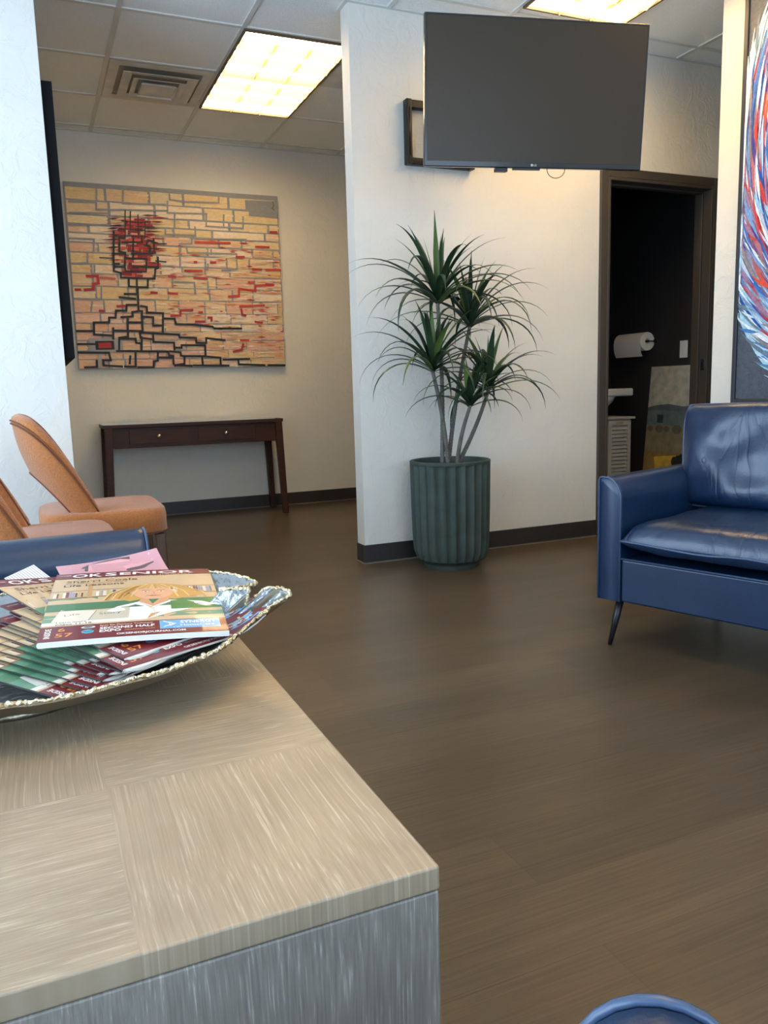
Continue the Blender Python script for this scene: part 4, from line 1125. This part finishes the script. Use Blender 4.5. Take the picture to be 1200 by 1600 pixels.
def magazine(name, label, cat, kind, items, group=None, th=MT, W_=MW, H_=MH):
    t = thing(name, label, cat, group=group); f = bendf(kind)
    art('cover', items, M_print, lambda x, y, l: f(x, y, th+.0001+l), t, 3e-6)
    # page block with folded spine: rounded on x=0
    nx, ny = 16, 10; vs = []; fs = []
    sect = [(0.0015, 0), (.0002, th*.25), (0, th*.5), (.0002, th*.75), (.0015, th)]
    xs_top = [W_*k/nx for k in range(1, nx+1)]
    loop = sect+[(x, th) for x in xs_top]+[(x, 0) for x in reversed(xs_top)]
    m = len(loop)
    for j in range(ny+1):
        for (x, z) in loop: vs.append(f(x, H_*j/ny, z))
    for j in range(ny):
        for k in range(m): fs.append((j*m+k, j*m+(k+1) % m, (j+1)*m+(k+1) % m, (j+1)*m+k))
    # end caps as strips
    cap = []
    top = list(range(4, 4+nx+1)); bot = [0]+list(range(m-1, 4+nx, -1))
    for k in range(nx): cap.append((bot[k], bot[k+1], top[k+1], top[k]))
    cap.append((0, 4, 3, 2, 1))
    if kind == 'curl':      # open fold of the pages below the cover edge
        k0 = len(vs); arc = [(.003+.046*q/10, -.0065*math.sin(PI*(q/10)**.7)) for q in range(11)]
        for zz in (0, th): vs += [f(x, y, zz) for x, y in arc]
        extra = [tuple(k0+q for q in range(11)), tuple(k0+11+q for q in range(10, -1, -1))]+[(k0+q, k0+11+q, k0+12+q, k0+q+1) for q in range(10)]
    else: extra = []
    for c in cap:
        fs.append(c); fs.append(tuple(ny*m+i for i in reversed(c)))
    mbp = MB().add(vs, fs+extra); mbp.mi = [1 if (k_ < ny*m and k_ % m < 4) else 0 for k_ in range(len(fs)+len(extra))]; mbp.build('pages', [M_pages, M_fold], t, smooth=False)
    return t
CI = cover_items()
def lay(o, x, y, yaw, k, dz=0.0):
    """rest flat in the pile: k = height in the pile (0 lowest, 12 topmost)"""
    q = k/12.0; a = -.042*q; b = .02+.053*q; z = .597+.038*q+a*(x-.02)+b*(y-.85)+dz
    yw = math.radians(yaw)
    n = Vector((-a, -b, 1)).normalized(); X = Vector((math.cos(yw), math.sin(yw), a*math.cos(yw)+b*math.sin(yw))).normalized(); Y = n.cross(X)
    Mx = Matrix((X, Y, n)).transposed().to_4x4(); Mx.translation = Vector((x, y, z)); o.matrix_world = Mx
d2r = math.radians
GR = 'stack of fanned magazines in the tray'
mt = magazine('magazine', 'topmost magazine in the tray, full cover with smiling blonde woman in white', 'magazine', 'top', CI, th=.0068)
lay(mt, -.018, .945, -6.3, 12)
m2 = magazine('magazine', 'magazine curling up the right side of the tray, blue box on its corner showing', 'magazine', 'curl', CI)
lay(m2, .066, .874, 25, 9)
fan0 = magazine('magazine', 'lowest magazine of the fan, green and maroon edge nearest the tray rim', 'magazine', 'curl', CI, GR)
fan = [(.007, .887, 36), (.031, .891, 37), (.040, .890, 35.3), (.046, .901, 35.5), (.041, .915, 33.4), (.053, .901, 31.6), (.066, .893, 31.1), (.074, .886, 31.2), (.078, .880, 31.2)]
ords = ['lowest', 'second lowest', 'third from bottom', 'fourth from bottom', 'fifth from bottom', 'fifth from top', 'fourth from top', 'third from top', 'second from top']
for k, (x, y, yw) in enumerate(fan):
    o = fan0 if k == 0 else copy_tree(fan0)
    if k: o['label'] = '%s magazine of the fanned stack under the smiling-woman cover' % ords[k]
    lay(o, x, y, yw, k)
ft = magazine('magazine', 'topmost magazine of the fan, maroon title showing at the left edge', 'magazine', 'lift', CI, GR)
lay(ft, .048, .950, 27, 11)
fx = copy_tree(fan0); fx['label'] = 'magazine directly under the topmost of the fan, thin strip left of the big cover'; lay(fx, .070, .898, 28.5, 10)
# pink booklet behind
PI_ = []; QW, QH = .15, .20
for p in rect(0, 0, QW, QH, 10, 10): PI_.append((p, rgb(206, 150, 160), 0, -2))
PI_.append((ell(.084, .166, .054, .032, 40), rgb(96, 84, 84), 1)); PI_.append((ell(.084, .166, .051, .029, 40), rgb(222, 164, 172), 2))
text('ORAL', .056, .183, .010, .036, -.1, rgb(110, 70, 80), 3, PI_); text('VISI', .056, .169, .010, .034, -.1, rgb(110, 70, 80), 3, PI_)
text('CAPTION', .092, .180, .0042, .026, -.25, rgb(80, 40, 50), 3, PI_, .01); text('MORROW', .090, .173, .0042, .026, -.25, rgb(80, 40, 50), 3, PI_, .01)
for k in range(3): text('notes on the season and', .090, .167-k*.006, .003, .030, -.25, rgb(120, 80, 90), 3, PI_)
pk = magazine('booklet', 'pink booklet sticking out behind the top cover', 'booklet', 'rise', PI_, W_=QW, H_=QH)
lay(pk, .030, 1.080, 5, 11.9, .0008)
# white lined paper
WI = []
for p in rect(0, 0, .05, .045, 2, 2): WI.append((p, rgb(236, 236, 234), 0, -4))
for k in range(13): stroke([(.002+k*.0038, .001), (.002+k*.0038, .044)], .0010, rgb(130, 136, 142), 1, WI)
wp = magazine('paper_sheet', 'white paper corner with thin grey lines behind the fanned magazines', 'paper', 'none', WI, th=.0008, W_=.05, H_=.045)
X = Vector((.80, .56, .20)).normalized(); Y = Vector((-.52, .71, .48)); Y = (Y-X*Y.dot(X)).normalized(); Nn = X.cross(Y)
Mx = Matrix((X, Y, Nn)).transposed().to_4x4(); Mx.translation = Vector((-.017, 1.279, .675))-X*.05-Y*.045; wp.matrix_world = Mx

# ------------------------------------------------------------------ washroom contents
# paper towel roll on the right wall, axis along y
t = thing('paper_towel_roll', 'white paper towel roll on the dark washroom wall', 'paper towel', (4.03, 4.665, 1.20))
RY0, RY1, RR = -.14, .14, .064
mb = MB(); n = 40; vs = []; fs = []
for rr_, yy in ((.02, RY0), (RR, RY0), (RR, RY1), (.02, RY1)):
    for k in range(n): vs.append((rr_*math.cos(2*PI*k/n), yy, rr_*math.sin(2*PI*k/n)))
for i in range(4):
    j = (i+1) % 4
    for k in range(n): fs.append((i*n+k, i*n+(k+1) % n, j*n+(k+1) % n, j*n+k))
mb.add(vs, fs)
M_paper = mat('white_paper', rgb(236, 236, 238), .85, bump=.2, bump_scale=120)
mb.build('roll', M_paper, t, smooth=True).modifiers.new('es', 'EDGE_SPLIT')
mb = MB(); pts = [(-RR-.0005, 0)]+[(-RR-.001, -.02), (-RR+.002, -.05), (-RR+.010, -.08), (-RR+.024, -.105)]
vs = []; fs = []
for (x, z) in pts:
    for yy in (RY0, RY1): vs.append((x, yy, z))
k0 = len(vs)
for (x, z) in pts:
    for yy in (RY0, RY1): vs.append((x-.001, yy, z))
for i in range(len(pts)-1):
    a = i*2; fs += [(a, a+1, a+3, a+2), (k0+a, k0+a+2, k0+a+3, k0+a+1)]
mb.add(vs, fs).build('hanging_sheet', M_paper, t, smooth=True)
mb = MB(); mb.tube([(0, RY0-.012, 0), (0, RY1+.012, 0)], .008, 10)
mb.box(.045, .069, RY0-.018, RY0-.012, -.012, .012); mb.box(-.004, .045, RY0-.018, RY0-.012, -.004, .004); mb.box(-.012, .069, RY1+.012, RY1+.018, -.012, .012); mb.build('holder', M_blackm, t)
outlet((BX1, 4.245, 1.13), -PI/2, 'white switch plate on the dark washroom wall right of the towel roll')
# wall sink at the back
t = thing('wash_basin', 'white wall-hung basin edge seen through the doorway', 'sink', (3.74, 4.80, .80))
M_cer = mat('white_ceramic', rgb(226, 228, 232), .2, coat=.4)
mb = MB(); o_ = [(-.25, -.19), (.25, -.19), (.25, .195), (-.25, .195)]
mb.box(-.25, .25, -.19, .195, .02, .075)
mb.build('rim', M_cer, t, bevel=.012, seg=3)
mb = MB(); mb.lathe([(.03, -.13), (.09, -.10), (.17, -.02), (.19, .019)], 32, (0, .0)); mb.build('bowl', M_cer, t, smooth=True)
mb = MB(); mb.box(-.25, .25, .155, .195, .075, .13); mb.build('backsplash', M_cer, t, bevel=.006)
mb = MB(); mb.tube([(0, .13, .075), (0, .13, .16), (0, .08, .19), (0, .03, .17)], .012, 10); mb.build('tap', M_steel, t, smooth=True)
# louvered cabinet below it
t = thing('cabinet', 'pale louvered cabinet below the basin in the washroom', 'cabinet', (3.79, 4.77, 0))
M_cab = mat('pale_cabinet', rgb(196, 200, 200), .5)
MB().box(-.21, .21, -.115, .13, .03, .655).build('body', M_cab, t)
MB().box(-.23, .235, -.145, .135, .655, .672).build('top_board', M_cab, t, bevel=.002)
for x0, x1 in ((-.205, -.003), (.003, .205)):
    mb = MB(); mb.box(x0, x0+.028, -.132, -.116, .04, .648); mb.box(x1-.028, x1, -.132, -.116, .04, .648); mb.box(x0+.028, x1-.028, -.132, -.116, .612, .648); mb.box(x0+.028, x1-.028, -.132, -.116, .04, .075)
    for k in range(19):
        z = .085+k*.0275
        vs = [(x0+.028, -.131, z), (x1-.028, -.131, z), (x1-.028, -.119, z+.020), (x0+.028, -.119, z+.020), (x0+.028, -.128, z-.003), (x1-.028, -.128, z-.003), (x1-.028, -.116, z+.017), (x0+.028, -.116, z+.017)]
        mb.add(vs, [(0, 1, 2, 3), (7, 6, 5, 4), (0, 4, 5, 1), (2, 6, 7, 3)])
    d = mb.build('door', M_cab, t)
    MB().box((x0+x1)/2-.03, (x0+x1)/2+.03, -.1335, -.1318, .622, .638).build('finger_slot', M_ventd, d)
# landscape canvas leaning on the washroom wall
t = bpy.data.objects.new('landscape_picture', None); C.objects.link(t); tag(t, 'landscape canvas with pale sky and orange field leaning on the washroom wall', 'painting')
CW, CH = .47, 1.02
lean = math.asin(.085/CH)
# local x: along -y ; local y: out of the wall (-x) is negative y ; z up
t.matrix_world = Matrix.Translation((3.985, 4.52, .004)) @ Matrix.Rotation(-PI/2, 4, 'Z') @ Matrix.Rotation(-lean, 4, 'X')
MB().box(0, CW, 0, .025, 0, CH).build('canvas', mat('canvas_edge', rgb(180, 178, 172), .8), t)
I = []
def RR2(x0, y0, x1, y1, c, l): I.append(([(x0, y0), (x1, y0), (x1, y1), (x0, y1)], c, l))
RR2(0, 0, CW, CH, rgb(176, 174, 160), 0); RR2(0, CH*.60, CW, CH*.72, rgb(96, 108, 108), 1); RR2(0, CH*.42, CW, CH*.60, rgb(126, 112, 88), 1); RR2(0, 0, CW, CH*.42, rgb(140, 110, 62), 1)
I.append(([(.0, CH*.72), (.08, CH*.735), (.2, CH*.745), (.33, CH*.73), (CW, CH*.74), (CW, CH*.70), (0, CH*.70)], rgb(84, 94, 96), 2))
RR2(.10, CH*.615, .16, CH*.67, rgb(46, 48, 54), 3)
for k, (x, r_) in enumerate(((.04, .03), (.13, .04), (.2, .03), (.3, .045), (.4, .04))): I.append((ell(x, CH*.575, r_, r_*.7, 14), rgb(92, 86, 70), 4))
I.append(([(.10, CH*.38), (CW, CH*.42), (CW, CH*.30), (.12, CH*.30)], rgb(204, 164, 60), 3)); I.append(([(.13, CH*.30), (CW, CH*.34), (CW, CH*.2), (.10, CH*.18)], rgb(214, 110, 40), 4))
for k in range(6): I.append((ell(.30+.03*k, CH*(.36+.01*(k % 3)), .03, .035, 10), rgb(40, 34, 26), 5))
art('paint', I, col_mat('landscape_paint', .6, var=.25, vscale=18), lambda x, y, l: (x, -.0006-l, y), t, 5e-5)
